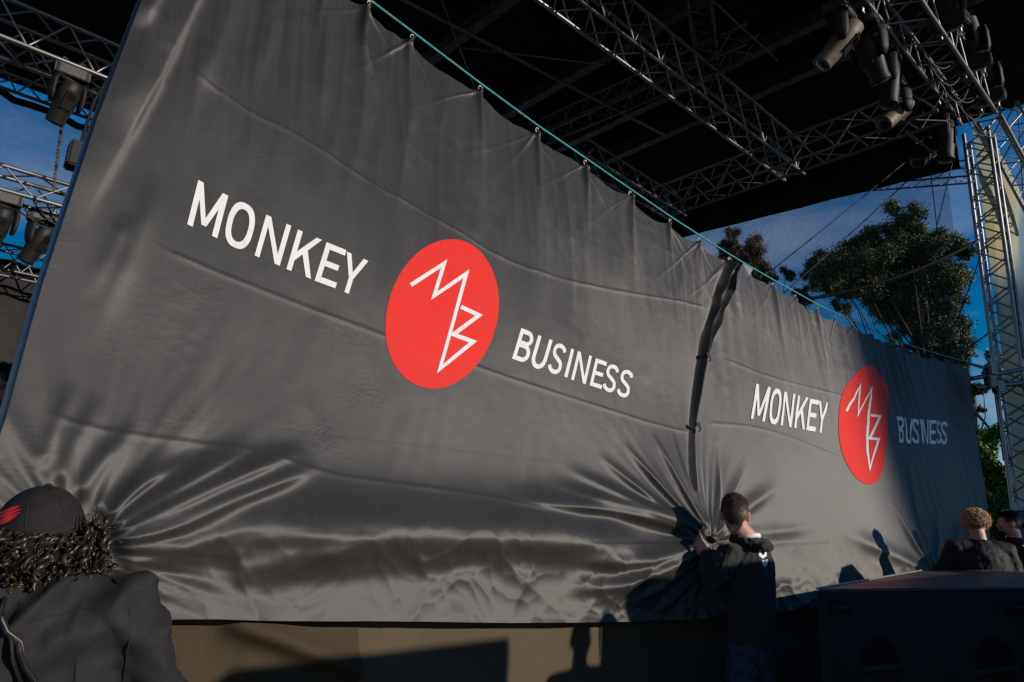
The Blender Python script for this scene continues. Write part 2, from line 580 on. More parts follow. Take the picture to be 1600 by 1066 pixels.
# creases: crest in image order, height (m), width on the upper side and on the lower side (m), start/end fade, crispness
FOLDS = [
    # tension folds fanning out of the lower left corner
    ([(150, 812), (220, 757), (300, 712)], 0.020, 0.030, 0.022, .15, .5),
    ([(155, 828), (245, 775), (345, 722), (405, 690)], 0.026, 0.040, 0.024, .1, .5),
    ([(160, 842), (250, 797), (345, 752), (440, 715), (485, 710)], 0.036, 0.036, 0.032, .1, .4),
    ([(165, 858), (260, 822), (370, 775), (470, 738), (510, 732)], 0.034, 0.045, 0.035, .1, .4),
    ([(170, 880), (280, 850), (380, 815), (450, 785)], 0.030, 0.06, 0.06, .1, .5),
    ([(110, 790), (160, 720), (215, 655)], 0.014, 0.03, 0.03, .2, .5),
    ([(80, 770), (120, 690), (160, 610)], 0.012, 0.03, 0.03, .2, .5),
    ([(60, 740), (90, 660), (118, 590)], 0.010, 0.025, 0.02, .2, .5),
    # the long horizontal roll across the middle
    ([(300, 868), (360, 845), (430, 829), (520, 829), (640, 832), (760, 835), (860, 840), (960, 852), (1030, 862)], 0.072, 0.11, 0.085, .18, .25),
    ([(330, 905), (420, 880), (520, 862), (620, 868)], 0.020, 0.05, 0.05, .3, .4),
    ([(430, 845), (480, 835), (560, 842), (620, 850)], 0.010, 0.03, 0.03, .3, .4),
    # folds gathered into the fist
    ([(770, 770), (850, 786), (940, 796), (1020, 815), (1072, 838)], 0.034, 0.055, 0.028, .45, .1),
    ([(850, 752), (930, 778), (1000, 797), (1060, 826)], 0.022, 0.04, 0.03, .4, .1),
    ([(880, 728), (950, 765), (1020, 800), (1070, 830)], 0.020, 0.035, 0.03, .4, .1),
    ([(930, 705), (985, 755), (1040, 805), (1078, 835)], 0.020, 0.030, 0.028, .4, .1),
    ([(975, 690), (1015, 745), (1055, 800), (1080, 832)], 0.018, 0.026, 0.024, .4, .1),
    ([(1020, 672), (1045, 735), (1067, 790), (1084, 830)], 0.018, 0.024, 0.02, .4, .1),
    ([(1052, 670), (1064, 735), (1076, 790), (1087, 830)], 0.014, 0.018, 0.016, .4, .1),
    ([(880, 872), (950, 878), (1010, 872), (1075, 852)], 0.042, 0.05, 0.035, .4, .1),
    ([(870, 920), (950, 915), (1020, 890), (1078, 858)], 0.040, 0.05, 0.04, .4, .1),
    ([(960, 950), (1010, 925), (1050, 893), (1082, 862)], 0.030, 0.04, 0.035, .35, .1),
    ([(1015, 962), (1045, 930), (1068, 895), (1086, 862)], 0.024, 0.03, 0.028, .3, .1),
    ([(1055, 965), (1070, 930), (1080, 890), (1088, 862)], 0.02, 0.022, 0.02, .3, .1),
    # right of the fist
    ([(1096, 838), (1108, 800), (1118, 745), (1122, 690)], 0.014, 0.016, 0.016, .1, .5),
    ([(1098, 840), (1122, 800), (1150, 755), (1168, 715)], 0.018, 0.028, 0.022, .1, .5),
    ([(1100, 842), (1140, 812), (1185, 778), (1220, 755)], 0.020, 0.035, 0.03, .1, .5),
    ([(1100, 846), (1150, 838), (1220, 830), (1290, 822)], 0.012, 0.03, 0.03, .1, .5),
    ([(1096, 868), (1110, 900), (1118, 945)], 0.014, 0.02, 0.02, .1, .4),
    # far right, gathered to a low point behind the cabinets
    ([(1452, 900), (1400, 872), (1340, 845), (1300, 825)], 0.030, 0.06, 0.045, .1, .5),
    ([(1455, 895), (1425, 850), (1395, 790), (1380, 740)], 0.030, 0.05, 0.04, .1, .5),
    ([(1458, 893), (1440, 840), (1425, 780), (1415, 720)], 0.028, 0.04, 0.04, .1, .5),
    ([(1460, 893), (1462, 840), (1462, 790)], 0.026, 0.04, 0.04, .1, .5),
    ([(1466, 895), (1490, 850), (1505, 810)], 0.022, 0.04, 0.04, .1, .5),
    # the big diagonal crease by the upper left corner
    ([(335, -60), (300, 8), (245, 120), (190, 225), (150, 300), (118, 365)], 0.040, 0.13, 0.022, .05, .5),
    ([(262, -40), (235, 12), (213, 58)], 0.030, 0.05, 0.02, .05, .4),
    ([(380, -60), (345, 40), (300, 150), (262, 240)], 0.014, 0.05, 0.05, .1, .6),
    ([(205, 330), (170, 400), (140, 470)], 0.008, 0.03, 0.03, .3, .5),
    ([(250, 270), (210, 380), (170, 480), (140, 560)], 0.010, 0.04, 0.04, .3, .5),
    ([(425, -20), (420, 60), (405, 140)], 0.012, 0.03, 0.03, .2, .6),
    # long weak drapes below the rope
    ([(520, -40), (512, 40), (505, 130), (500, 220)], 0.016, 0.03, 0.045, .1, .5),
    ([(575, 20), (566, 60), (585, 120), (592, 190)], 0.010, 0.02, 0.03, .2, .5),
    ([(450, -60), (452, 40), (448, 130)], 0.014, 0.03, 0.04, .1, .5),
]
SEAMS = [
    [(270, 92), (360, 158), (480, 222), (560, 275), (700, 352), (800, 408), (930, 447), (1060, 470), (1110, 482)],
    [(230, 375), (290, 403), (420, 456), (600, 524), (700, 556), (800, 590), (930, 632), (1040, 666), (1084, 676)],
    [(60, 640), (150, 668), (290, 690), (400, 704), (520, 741), (640, 758), (760, 775), (860, 797)],
    [(1110, 490), (1180, 580), (1240, 612)],
]
SEAMS2 = [
    [(1130, 560), (1200, 588), (1260, 605), (1330, 622)],
    [(1105, 660), (1180, 668), (1250, 690), (1310, 715)],
    [(1100, 872), (1200, 850), (1300, 845)],
]


class Fold:
    def __init__(self, px, amp, wu, wd, s0, s1):
        self.p = uvs(px)
        self.amp, self.wu, self.wd, self.s0, self.s1 = amp, wu, wd, s0, s1
        # refine
        t = np.linspace(0, len(self.p) - 1, (len(self.p) - 1) * 4 + 1)
        q = []
        for x in t:
            i = min(int(x), len(self.p) - 2)
            f = x - i
            a, b = self.p[i], self.p[i + 1]
            c0 = self.p[i - 1] if i else 2 * a - b
            c1 = self.p[i + 2] if i + 2 < len(self.p) else 2 * b - a
            q.append(0.5 * ((2 * a) + (-c0 + b) * f + (2 * c0 - 5 * a + 4 * b - c1) * f * f + (-c0 + 3 * a - 3 * b + c1) * f ** 3))
        self.q = np.array(q)
        seg = np.linalg.norm(np.diff(self.q, axis=0), axis=1)
        self.L = np.concatenate([[0], np.cumsum(seg)])
        self.lo = self.q.min(0) - 4 * max(wu, wd)
        self.hi = self.q.max(0) + 4 * max(wu, wd)

    def add(self, u, v, H, crisp=True):
        m = (u > self.lo[0]) & (u < self.hi[0]) & (v > self.lo[1]) & (v < self.hi[1])
        if not m.any():
            return
        x, y = u[m], v[m]
        best = np.full(x.shape, 1e9)
        sgn = np.zeros(x.shape)
        par = np.zeros(x.shape)
        for i in range(len(self.q) - 1):
            a, d = self.q[i], self.q[i + 1] - self.q[i]
            l2 = d @ d
            t = np.clip(((x - a[0]) * d[0] + (y - a[1]) * d[1]) / l2, 0, 1)
            ex, ey = x - a[0] - t * d[0], y - a[1] - t * d[1]
            dd = ex * ex + ey * ey
            k = dd < best
            best = np.where(k, dd, best)
            sgn = np.where(k, d[0] * ey - d[1] * ex, sgn)
            par = np.where(k, self.L[i] + t * math.sqrt(l2), par)
        d = np.sqrt(best)
        up = sgn > 0
        if self.q[-1][0] < self.q[0][0]:
            up = ~up
        w = np.where(up, self.wu, self.wd)
        a = par / self.L[-1]
        env = smooth01(a / max(self.s0, 1e-3)) * smooth01((1 - a) / max(self.s1, 1e-3))
        # folds get narrower where they are gathered and wander a little in height
        wob = 1 + 0.35 * pn(par * 3.1, np.full_like(par, self.amp * 900), 3)
        e = 0.35 * w
        prof = np.exp(-((np.sqrt(d * d + e * e) - e) / w) ** 1.35)
        H[m] += self.amp * env * wob * prof


FO = [Fold(f[0], f[1] * (1.45 if f[0][0][0] < 1090 else 0.95), f[2] * (0.9 if f[0][0][0] < 1090 else 1.3), f[3] * (0.85 if f[0][0][0] < 1090 else 1.3), *f[4:]) for f in FOLDS]
SE1 = [Fold(s, 0.0020, 0.004, 0.012, .05, .05) for s in SEAMS]
SE2 = [Fold(s, 0.0018, 0.004, 0.012, .05, .05) for s in SEAMS2]


def hooks(u, v, H, hk, amp, length, lean):
    for i, (a, b) in enumerate(hk):
        t = b - v
        m = (t > -0.05) & (t < length * 6.5) & (np.abs(u - a) < 0.75)
        if not m.any():
            continue
        tt = np.maximum(t[m], 0)
        k = 0.75 + 0.5 * abs(math.sin(i * 12.9))
        du = u[m] - a - lean * tt - 0.02 * np.sin(tt * 4 + i)
        w = 0.012 + 0.05 * np.minimum(tt, 1.2)
        e = 0.4 * w
        H[m] += amp * k * np.exp(-tt / length) * np.exp(-((np.sqrt(du * du + e * e) - e) / w) ** 1.2)
        # side creases running off the hook
        rh = np.random.default_rng(100 + i)
        for _ in range(6):
            sl, am, ln = rh.uniform(-1.5, 1.5), rh.uniform(0.08, 0.34), rh.uniform(0.07, 0.26)
            am *= 1 - 0.45 * abs(sl)
            du = u[m] - a - sl * tt - rh.uniform(-0.5, 0.5) * tt ** 2
            w2 = 0.008 + rh.uniform(0.02, 0.06) * np.minimum(tt, 0.6)
            H[m] += amp * k * am * np.exp(-tt / ln) * np.exp(-(du / w2) ** 2)


def relief(u, v, which):
    u, v = np.asarray(u, float), np.asarray(v, float)
    H = np.zeros_like(u)
    H += lean(v)
    H += 0.022 * pn(u * 0.55, v * 0.6, 1) + 0.010 * pn(u * 1.6 + 3, v * 1.3, 2)
    dx, dy = u - HAND[0], v - HAND[1]
    r = np.hypot(dx, dy)
    H += 0.07 * np.exp(-(r / 0.5) ** 2) + 0.04 * np.exp(-(r / 0.16) ** 2)
    th = np.arctan2(dy, dx)
    env = np.exp(-(r / 0.42)) * smooth01(r / 0.05)
    H += env * (0.022 * pn(th * 4.2 + 0.6 * r, r * 0.8, 5) + 0.014 * pn(th * 10, r * 1.1, 6))
    if which == 1:
        dx, dy = u - LEFT[0], v - LEFT[1]
        r = np.hypot(dx, dy)
        th = np.arctan2(dy, dx)
        env = np.exp(-(r / 0.5)) * smooth01(r / 0.15)
        H += env * (0.018 * pn(th * 5.0, r * 1.2, 8) + 0.004 * pn(th * 13, r * 1.6, 9))
        hooks(u, v, H, HK1, 0.046, 0.42, -0.03)
        seams = SE1
        low = smooth01((1.62 - v) / 0.4)
        high = smooth01((v - 2.9) / 0.6)
    else:
        hooks(u, v, H, HK2, 0.020, 0.55, -0.02)
        far = smooth01((u - 2.4) / 2.6)
        H += far * (0.006 + 0.020 * smooth01((v - 2.75) / 0.7)) * np.sin(u * 2 * math.pi / 0.36 + 4.5 * pn(u * 0.8, v * 0.25, 12)) * (0.55 + 0.9 * pn(u * 1.1 + 7, v * 0.5, 15))
        H += (1 - far) * 0.007 * np.sin(u * 2 * math.pi / 0.26 + 5 * pn(u * 1.3, v * 0.3, 13)) * smooth01((v - 2.3) / 1.2) * (0.4 + 0.9 * smooth01(0.5 + pn(u * 1.7, v * 0.8, 14)))
        seams = SE2
        low = smooth01((1.4 - v) / 0.4)
        high = smooth01((v - 3.0) / 0.6)
    F = np.zeros_like(u)
    for f in FO:
        f.add(u, v, F)
    H += 0.10 * np.tanh(F / 0.10)
    for f in seams:
        f.add(u, v, H)
    # crumples: crisp creases where the cloth was folded, strongest low down and under the rope
    wx, wy = u + 0.12 * pn(u * 2.1, v * 2.1, 20), v + 0.12 * pn(u * 2.3, v * 2.0, 21)
    cr = worley(wx * 4.2 + wy * 1.3, wy * 6.0 - wx * 1.1, 22) * 0.016 + worley(wx * 9.5 - wy * 2, wy * 12.0 + wx * 3, 23) * 0.006
    patch = smooth01(0.5 + 1.3 * pn(u * 1.3, v * 1.5, 24))
    H += cr * (0.04 + 1.9 * low + 0.10 * high) * (0.35 + 0.9 * patch)
    # the cloth hangs in fine vertical ripples
    H += (0.0018 + 0.003 * high) * pn(wx * 9 + 0.15 * v, v * 0.9, 25)
    top_ = smooth01((v - 2.7) / 1.0)
    wu = u + 0.05 * pn(u * 1.2, v * 0.8, 26)
    H += top_ * (0.016 * (ridged(wu * 3.1, v * 0.35, 27) - 0.5) + 0.008 * (ridged(wu * 7.3, v * 0.6, 28) - 0.5))
    return H


def on_cloth(u, v, which, off=0.0):
    h = relief(u, v, which) + off
    P = P0[None, :] + np.outer(u, A) - np.outer(h, B)
    P[:, 2] = v
    return P


def grid_mesh(name, P, nu, nv, m):
    me = bpy.data.meshes.new(name)
    me.vertices.add(nu * nv)
    me.vertices.foreach_set('co', P.astype(np.float32).ravel())
    i, j = np.meshgrid(np.arange(nv - 1), np.arange(nu - 1), indexing='ij')
    a = (i * nu + j).ravel()
    q = np.stack([a, a + 1, a + nu + 1, a + nu], 1).astype(np.int32)
    me.loops.add(q.size)
    me.loops.foreach_set('vertex_index', q.ravel())
    me.polygons.add(len(q))
    me.polygons.foreach_set('loop_start', np.arange(0, q.size, 4, dtype=np.int32))
    me.polygons.foreach_set('use_smooth', np.ones(len(q), bool))
    me.materials.append(m)
    me.update()
    me.validate()
    return me


def curve(px, t, par=None):
    """resample a px polyline (through the cloth plane) at parameters 0..1 by length"""
    q = uvs(px)
    L = np.concatenate([[0], np.cumsum(np.linalg.norm(np.diff(q, axis=0), axis=1))])
    x = np.asarray(t) * L[-1]
    return np.stack([np.interp(x, L, q[:, 0]), np.interp(x, L, q[:, 1])], 1)


def scallop(hk, t):
    """top edge: hangs a little between the hooks"""
    L = np.concatenate([[0], np.cumsum(np.linalg.norm(np.diff(hk, axis=0), axis=1))])
    x = np.asarray(t) * L[-1]
    u, v = np.interp(x, L, hk[:, 0]), np.interp(x, L, hk[:, 1])
    i = np.clip(np.searchsorted(L, x, side='right') - 1, 0, len(hk) - 2)
    f = (x - L[i]) / (L[i + 1] - L[i])
    sag = 0.055 * np.minimum(1, (L[i + 1] - L[i]) / 0.5)
    return np.stack([u, v - sag * 4 * f * (1 - f) * (0.8 + 0.4 * np.sin(i * 5.1))], 1)


def coons(top, bot, lef, rig, nu, nv):
    s = np.linspace(0, 1, nu)[None, :, None]
    t = np.linspace(0, 1, nv)[:, None, None]
    c = (1 - t) * top[None] + t * bot[None] + (1 - s) * lef[:, None] + s * rig[:, None]
    c -= (1 - s) * (1 - t) * top[0] + s * (1 - t) * top[-1] + (1 - s) * t * bot[0] + s * t * bot[-1]
    return c


def make_curtain(which, hk, bottom, left, right, nu, nv, root):
    s, t = np.linspace(0, 1, nu), np.linspace(0, 1, nv)
    if which == 2:                      # finer columns in the curled edge
        s = np.concatenate([np.linspace(0, 0.05, 110)[:-1], np.linspace(0.05, 1, nu - 109)])
    G = coons(scallop(hk, s), curve(bottom, s), curve(left, t), curve(right, t), nu, nv)
    u, v = G[..., 0].ravel(), G[..., 1].ravel()
    h = relief(u, v, which).reshape(nv, nu)
    if which == 1:
        # right edge rolls towards the viewer, left edge turns back
        du = (G[:, -1:, 0] - G[..., 0])
        h -= 0.015 * np.exp(-(du / 0.06) ** 2) * (1 - np.exp(-((G[..., 1] - HAND[1]) / 0.25) ** 2))
    else:
        du = (G[..., 0] - G[:, :1, 0])
        v_ = G[..., 1]
        w_ = 1 - np.exp(-((v_ - HAND[1]) / 0.22) ** 2)
        a1 = w_ * (0.016 + 0.040 * smooth01((v_ - 2.15) / 0.5))
        a2 = 0.048 * smooth01((v_ - 2.6) / 0.5)
        wob_ = 0.004 * pn(v_ * 2.1, v_ * 0, 33)
        h += a1 * np.exp(-np.abs((du - 0.05 - wob_) / 0.015) ** 1.6) - 0.02 * np.exp(-(du / 0.03) ** 2)
        h += a2 * np.exp(-np.abs((du - 0.05 - 0.10 * smooth01((v_ - 2.5) / 1.0) - wob_ * 0.5) / 0.020) ** 1.6)
        h += 0.012
    # soft wave along the bottom hem
    low = smooth01((0.14 - np.abs(G[..., 1] - G[-1:, :, 1])) / 0.14)
    h += low * 0.010 * pn(G[..., 0] * 2.2, G[..., 0] * 0, 31)
    P = P0[None, None] + G[..., :1] * A - h[..., None] * B
    P[..., 2] = G[..., 1]
    P = P.reshape(-1, 3)
    o = link('cloth_sheet', grid_mesh('cloth_sheet', P - np.array(root.location), nu, nv, M['cloth']), root)
    return G, P.reshape(nv, nu, 3), o


base1 = np.array([P0[0] - 1.7 * A[0], P0[1] - 1.7 * A[1], 1.0])
curtain1 = thing('printed_curtain', base1, 'large black curtain with white lettering and round red emblem, left of the parting seam', 'curtain', 'black printed curtains')
base2 = np.array([P0[0] + 3.2 * A[0], P0[1] + 3.2 * A[1], 1.0])
curtain2 = thing('printed_curtain', base2, 'smaller pleated black curtain hanging right of the parting seam, its red emblem squeezed by pleats', 'curtain', 'black printed curtains')
B1_BOT = [(-95, 972), (60, 970), (230, 968), (330, 967), (450, 970), (560, 970), (700, 971), (800, 973), (950, 972), (1060, 968), (1088, 964)]
B1_LEFT = [(300, -196), (289, -213), (220, 0), (150, 168), (67, 445), (11, 647), (-60, 860), (-95, 972)]
B1_LEFT = [(300, -196), (220, 0), (150, 190), (67, 445), (11, 647), (-60, 860), (-95, 972)]
B1_RIGHT = [(1136, 408), (1119, 470), (1104, 530), (1095, 580), (1087, 650), (1080, 715), (1077, 755), (1080, 790), (1091, 842), (1088, 880), (1084, 925), (1088, 964)]
G1, W1, sheet1 = make_curtain(1, HK1, B1_BOT, B1_LEFT, B1_RIGHT, 620, 430, curtain1)
B2_BOT = [(1083, 966), (1130, 962), (1200, 957), (1265, 950), (1340, 940), (1400, 928), (1460, 912), (1552, 895)]
B2_LEFT = [(1136, 408), (1111, 470), (1095, 530), (1086, 580), (1078, 650), (1071, 720), (1070, 765), (1087, 840), (1078, 880), (1080, 925), (1083, 966)]
B2_RIGHT = [(1513, 573), (1524, 660), (1538, 770), (1552, 895)]
G2, W2_, sheet2 = make_curtain(2, HK2, B2_BOT, B2_LEFT, B2_RIGHT, 620, 300, curtain2)
# hem turned back along the left edge of the large curtain
hv, hf = [], []
for i in range(0, 430, 3):
    p = W1[i, 0] - np.array(curtain1.location)
    for a, b in ((0.0, 0.001), (-0.006, 0.012), (-0.006, 0.09), (-0.004, 0.19)):
        hv.append(p + A * a + B * b)
    if i:
        k = len(hv) - 8
        for j in range(3):
            hf.append((k + j, k + j + 1, k + j + 5, k + j + 4))
link('side_hem', new_mesh('side_hem', hv, hf, M['cloth_back']), curtain1)
# loose corner flap of the small curtain at the top of the seam
fl = [(1150, 414), (1163, 424), (1160, 433), (1152, 438), (1143, 462), (1136, 452), (1141, 430)]
fv = [cp(x, y, 0.07 + 0.02 * (i % 2)) - np.array(curtain2.location) for i, (x, y) in enumerate(fl)]
link('corner_flap', new_mesh('corner_flap', fv, [(0, 1, 2, 3), (0, 3, 4), (0, 4, 5, 6)], M['cloth_back'], False), curtain2)


# ------------------------------------------------------------------ print on the curtains
def bil(q, x, y):
    """q: TL, TR, BR, BL in photo pixels"""
    tl, tr, br, bl = [np.array(p, float) for p in q]
    return (tl * (1 - x) + tr * x) * (1 - y) + (bl * (1 - x) + br * x) * y


def print_mesh(quads_px, which, root, name, m, off=0.0030, step=4.0):
    """quads_px: list of 4 pixel corners each; each is subdivided and laid on the cloth"""
    us, fs = [], []
    if which == 2:
        step, off = 1.6, off + 0.004
    for k, q in enumerate(quads_px):
        q = [np.array(p, float) for p in q]
        n1 = max(1, int(max(np.linalg.norm(q[1] - q[0]), np.linalg.norm(q[2] - q[3])) / step))
        n2 = max(1, int(max(np.linalg.norm(q[3] - q[0]), np.linalg.norm(q[2] - q[1])) / step))
        b = len(us)
        for j in range(n2 + 1):
            for i in range(n1 + 1):
                us.append((*bil(q, i / n1, j / n2), k))
        for j in range(n2):
            for i in range(n1):
                a = b + j * (n1 + 1) + i
                fs.append((a, a + n1 + 1, a + n1 + 2, a + 1))
    px = np.array(us)
    g = uvs(px[:, :2])
    P = on_cloth(g[:, 0], g[:, 1], which, off + 0.00025 * (px[:, 2] % 5) + (0.012 if which == 2 else 0))
    return link(name, new_mesh(name, P - np.array(root.location), fs, m), root)


def arc(cx, cy, rx, ry, a0, a1, n, p=2.0):
    o = []
    for i in range(n + 1):
        a = math.radians(a0 + (a1 - a0) * i / n)
        c, s = math.cos(a), math.sin(a)
        o.append((cx + rx * math.copysign(abs(c) ** (2 / p), c), cy + ry * math.copysign(abs(s) ** (2 / p), s)))
    return o


def band(o, i):
    return [(o[k], o[k + 1], i[k + 1], i[k]) for k in range(len(o) - 1)]


def rect(x0, x1, y0, y1):
    return ((x0, y0), (x1, y0), (x1, y1), (x0, y1))


def spath():
    c = [(0.88, 0.22), (0.80, 0.125), (0.52, 0.068), (0.23, 0.12), (0.13, 0.27), (0.24, 0.405), (0.5, 0.49), (0.77, 0.585), (0.875, 0.73), (0.77, 0.88),
         (0.48, 0.932), (0.2, 0.875), (0.09, 0.77)]
    pts = []
    for i in range(len(c) - 1):
        for f in (0, .25, .5, .75):
            a, b = np.array(c[i]), np.array(c[i + 1])
            c0 = np.array(c[i - 1]) if i else 2 * a - b
            c1 = np.array(c[i + 2]) if i + 2 < len(c) else 2 * b - a
            pts.append(0.5 * ((2 * a) + (-c0 + b) * f + (2 * c0 - 5 * a + 4 * b - c1) * f * f + (-c0 + 3 * a - 3 * b + c1) * f ** 3))
    pts.append(np.array(c[-1]))
    o, n = [], []
    for i in range(len(pts)):
        d = pts[min(i + 1, len(pts) - 1)] - pts[max(i - 1, 0)]
        d = np.array([d[0] * 0.65, d[1]])
        d /= np.linalg.norm(d)
        w = np.array([-d[1] * 0.115, d[0] * 0.07])
        o.append(tuple(pts[i] + w))
        n.append(tuple(pts[i] - w))
    return band(o, n)


GLYPH = {
    'M': [rect(0, .18, 0, 1), ((0, 0), (.18, 0), (.58, .87), (.42, .87)), ((.82, 0), (1, 0), (.58, .87), (.42, .87)), rect(.82, 1, 0, 1)],
    'O': band(arc(.5, .5, .5, .52, 0, 360, 40, 2.5), arc(.5, .5, .30, .375, 0, 360, 40, 2.3)),
    'N': [rect(0, .19, 0, 1), ((0, 0), (.2, 0), (1, 1), (.8, 1)), rect(.81, 1, 0, 1)],
    'K': [rect(0, .2, 0, 1), ((.78, 0), (1, 0), (.2, .73), (.2, .5)), ((.36, .42), (.58, .37), (1.0, 1), (.79, 1))],
    'E': [rect(0, .24, 0, 1), rect(.24, 1, 0, .145), rect(.24, .88, .43, .57), rect(.24, 1, .855, 1)],
    'Y': [((0, 0), (.22, 0), (.6, .6), (.4, .6)), ((.78, 0), (1, 0), (.6, .6), (.4, .6)), rect(.4, .6, .57, 1)],
    'B': [rect(0, .22, 0, 1)] + band([(.22, 0), (.45, 0)] + arc(.52, .25, .42, .25, -90, 90, 10) + [(.45, .5), (.22, .5)],
                                     [(.22, .14), (.45, .14)] + arc(.52, .25, .20, .112, -90, 90, 10) + [(.45, .362), (.22, .362)])
    + band([(.22, .43), (.5, .43)] + arc(.55, .715, .45, .285, -90, 90, 10) + [(.5, 1), (.22, 1)],
           [(.22, .57), (.5, .57)] + arc(.55, .715, .22, .145, -90, 90, 10) + [(.5, .86), (.22, .86)]),
    'U': band([(0, 0), (0, .35)] + arc(.5, .68, .5, .34, 180, 0, 16)[0:17] + [(1, .35), (1, 0)],
              [(.23, 0), (.23, .35)] + arc(.5, .66, .27, .215, 180, 0, 16) + [(.77, .35), (.77, 0)]),
    'S': spath(),
    'I': [rect(0, 1, 0, 1)],
}


def word(letters, ox, oy, sc, which, root):
    for ch, q in letters:
        q = [(ox + x / sc, oy + y / sc) for x, y in q]
        quads = [[bil(q, *p) for p in poly] for poly in GLYPH[ch]]
        print_mesh(quads, which, root, 'letter', M['white'])


word([('M', ((150, 62), (392, 190), (305, 530), (62, 418))), ('O', ((431, 209), (637, 309), (551, 646), (343, 549))),
      ('N', ((700, 340), (898, 432), (808, 752), (606, 668))), ('K', ((952, 462), (1142, 548), (1058, 858), (862, 778))),
      ('E', ((1178, 566), (1335, 632), (1250, 936), (1088, 872))), ('Y', ((1338, 643), (1512, 718), (1427, 1011), (1253, 936)))],
     280, 270, 5.161, 1, curtain1)
word([('B', ((178, 92), (347, 160), (250, 500), (80, 438))), ('U', ((373, 172), (537, 232), (442, 572), (275, 518))),
      ('S', ((568, 244), (712, 303), (620, 638), (473, 579))), ('I', ((755, 322), (788, 337), (712, 655), (676, 640))),
      ('N', ((833, 352), (998, 410), (920, 730), (755, 675))), ('E', ((1042, 432), (1172, 478), (1102, 785), (968, 742))),
      ('S', ((1185, 485), (1325, 530), (1250, 842), (1105, 790))), ('S', ((1352, 545), (1490, 590), (1415, 900), (1270, 850)))],
     790, 500, 7.273, 1, curtain1)
word([('M', ((185, 192), (400, 250), (298, 770), (102, 722))), ('O', ((420, 262), (575, 300), (505, 815), (345, 782))),
      ('N', ((605, 315), (762, 355), (706, 855), (535, 820))), ('K', ((800, 372), (962, 408), (908, 892), (748, 862))),
      ('E', ((985, 422), (1113, 448), (1068, 918), (930, 895))), ('Y', ((1113, 455), (1257, 483), (1212, 950), (1068, 918)))],
     1160, 580, 9.693, 2, curtain2)
word([('B', ((528, 460), (578, 468), (578, 672), (540, 668))), ('U', ((585, 470), (640, 478), (630, 680), (590, 668))),
      ('S', ((640, 478), (688, 484), (695, 682), (640, 672))), ('I', ((703, 484), (714, 486), (722, 660), (714, 650))),
      ('N', ((716, 487), (770, 490), (768, 682), (722, 674))), ('E', ((778, 490), (832, 495), (828, 682), (780, 678))),
      ('S', ((834, 498), (868, 500), (868, 682), (832, 678))), ('S', ((870, 500), (920, 503), (918, 685), (864, 682)))],
     1295, 560, 5.075, 2, curtain2)


def disc(outline, centre, which, root):
    """emblem disc laid on the cloth: rings from the centre out to the outline"""
    n, rings = len(outline), (26 if which == 1 else 60)
    px = [centre]
    for r in range(1, rings + 1):
        for x, y in outline:
            px.append((centre[0] + (x - centre[0]) * r / rings, centre[1] + (y - centre[1]) * r / rings))
    fs = [(0, 1 + (i + 1) % n, 1 + i) for i in range(n)]
    for r in range(rings - 1):
        for i in range(n):
            a, b = 1 + r * n + i, 1 + r * n + (i + 1) % n
            fs.append((a, b, b + n, a + n))
    g = uvs(px)
    P = on_cloth(g[:, 0], g[:, 1], which, 0.0022 if which == 1 else 0.005 + 0.012)
    return link('emblem_disc', new_mesh('emblem_disc', P - np.array(root.location), fs, M['red']), root)


def mark(pts, width, which, root):
    """emblem line with mitred corners"""
    pts = [np.array(p, float) for p in pts]
    o, i_ = [], []
    for k, p in enumerate(pts):
        d0 = (p - pts[k - 1]) / np.linalg.norm(p - pts[k - 1]) if k else None
        d1 = (pts[k + 1] - p) / np.linalg.norm(pts[k + 1] - p) if k + 1 < len(pts) else None
        if d0 is None or d1 is None:
            d = d1 if d0 is None else d0
            w = np.array([-d[1], d[0]]) * width / 2
        else:
            n0, n1 = np.array([-d0[1], d0[0]]), np.array([-d1[1], d1[0]])
            w = (n0 + n1) / np.linalg.norm(n0 + n1)
            w = w * min(width / 2 / max(w @ n0, 0.2), width * 1.35)
        o.append(p + w)
        i_.append(p - w)
    quads = [(o[k], o[k + 1], i_[k + 1], i_[k]) for k in range(len(pts) - 1)]
    return print_mesh(quads, which, root, 'emblem_mark', M['white'], 0.0040, 3.0)


def z2(pts):
    return [(590 + x / 4.1, 360 + y / 4.1) for x, y in pts]


def z5(pts):
    return [(1295 + x / 5.075, 560 + y / 5.075) for x, y in pts]


n = 96
el = []
for k in range(n):
    a = 2 * math.pi * k / n
    el.append((411 + 366 * math.cos(a) + 29 * math.sin(a), 537 - 36 * math.cos(a) - 476 * math.sin(a)))
disc(z2(el), z2([(411, 537)])[0], 1, curtain1)
mark(z2([(203, 354), (418, 216), (353, 422), (562, 280), (394, 888), (610, 714), (480, 668), (648, 545), (528, 492)]), 26 / 4.1, 1, curtain1)
ol = [(310, 58), (350, 68), (385, 130), (435, 215), (445, 240), (447, 320), (447, 400), (450, 480), (450, 560), (446, 660), (440, 760), (432, 830), (420, 890), (402, 935), (380, 970),
      (352, 990), (320, 1000), (292, 1000), (265, 995), (228, 973), (190, 940), (158, 897), (130, 850), (105, 795), (85, 740), (70, 672), (60, 600), (60, 540), (62, 480), (68, 410),
      (80, 340), (96, 287), (115, 240), (140, 197), (170, 160), (200, 122), (230, 90), (268, 66)]
q = []
for k in range(len(ol)):
    a, b = np.array(ol[k]), np.array(ol[(k + 1) % len(ol)])
    q += [tuple(a), tuple((a + b) / 2)]
disc(z5(q), z5([(270, 530)])[0], 2, curtain2)
mark(z5([(125, 420), (233, 222), (214, 445), (320, 242), (295, 440), (287, 600), (291, 740), (310, 875), (378, 642), (306, 635), (385, 462), (312, 452)]), 19 / 5.075, 2, curtain2)

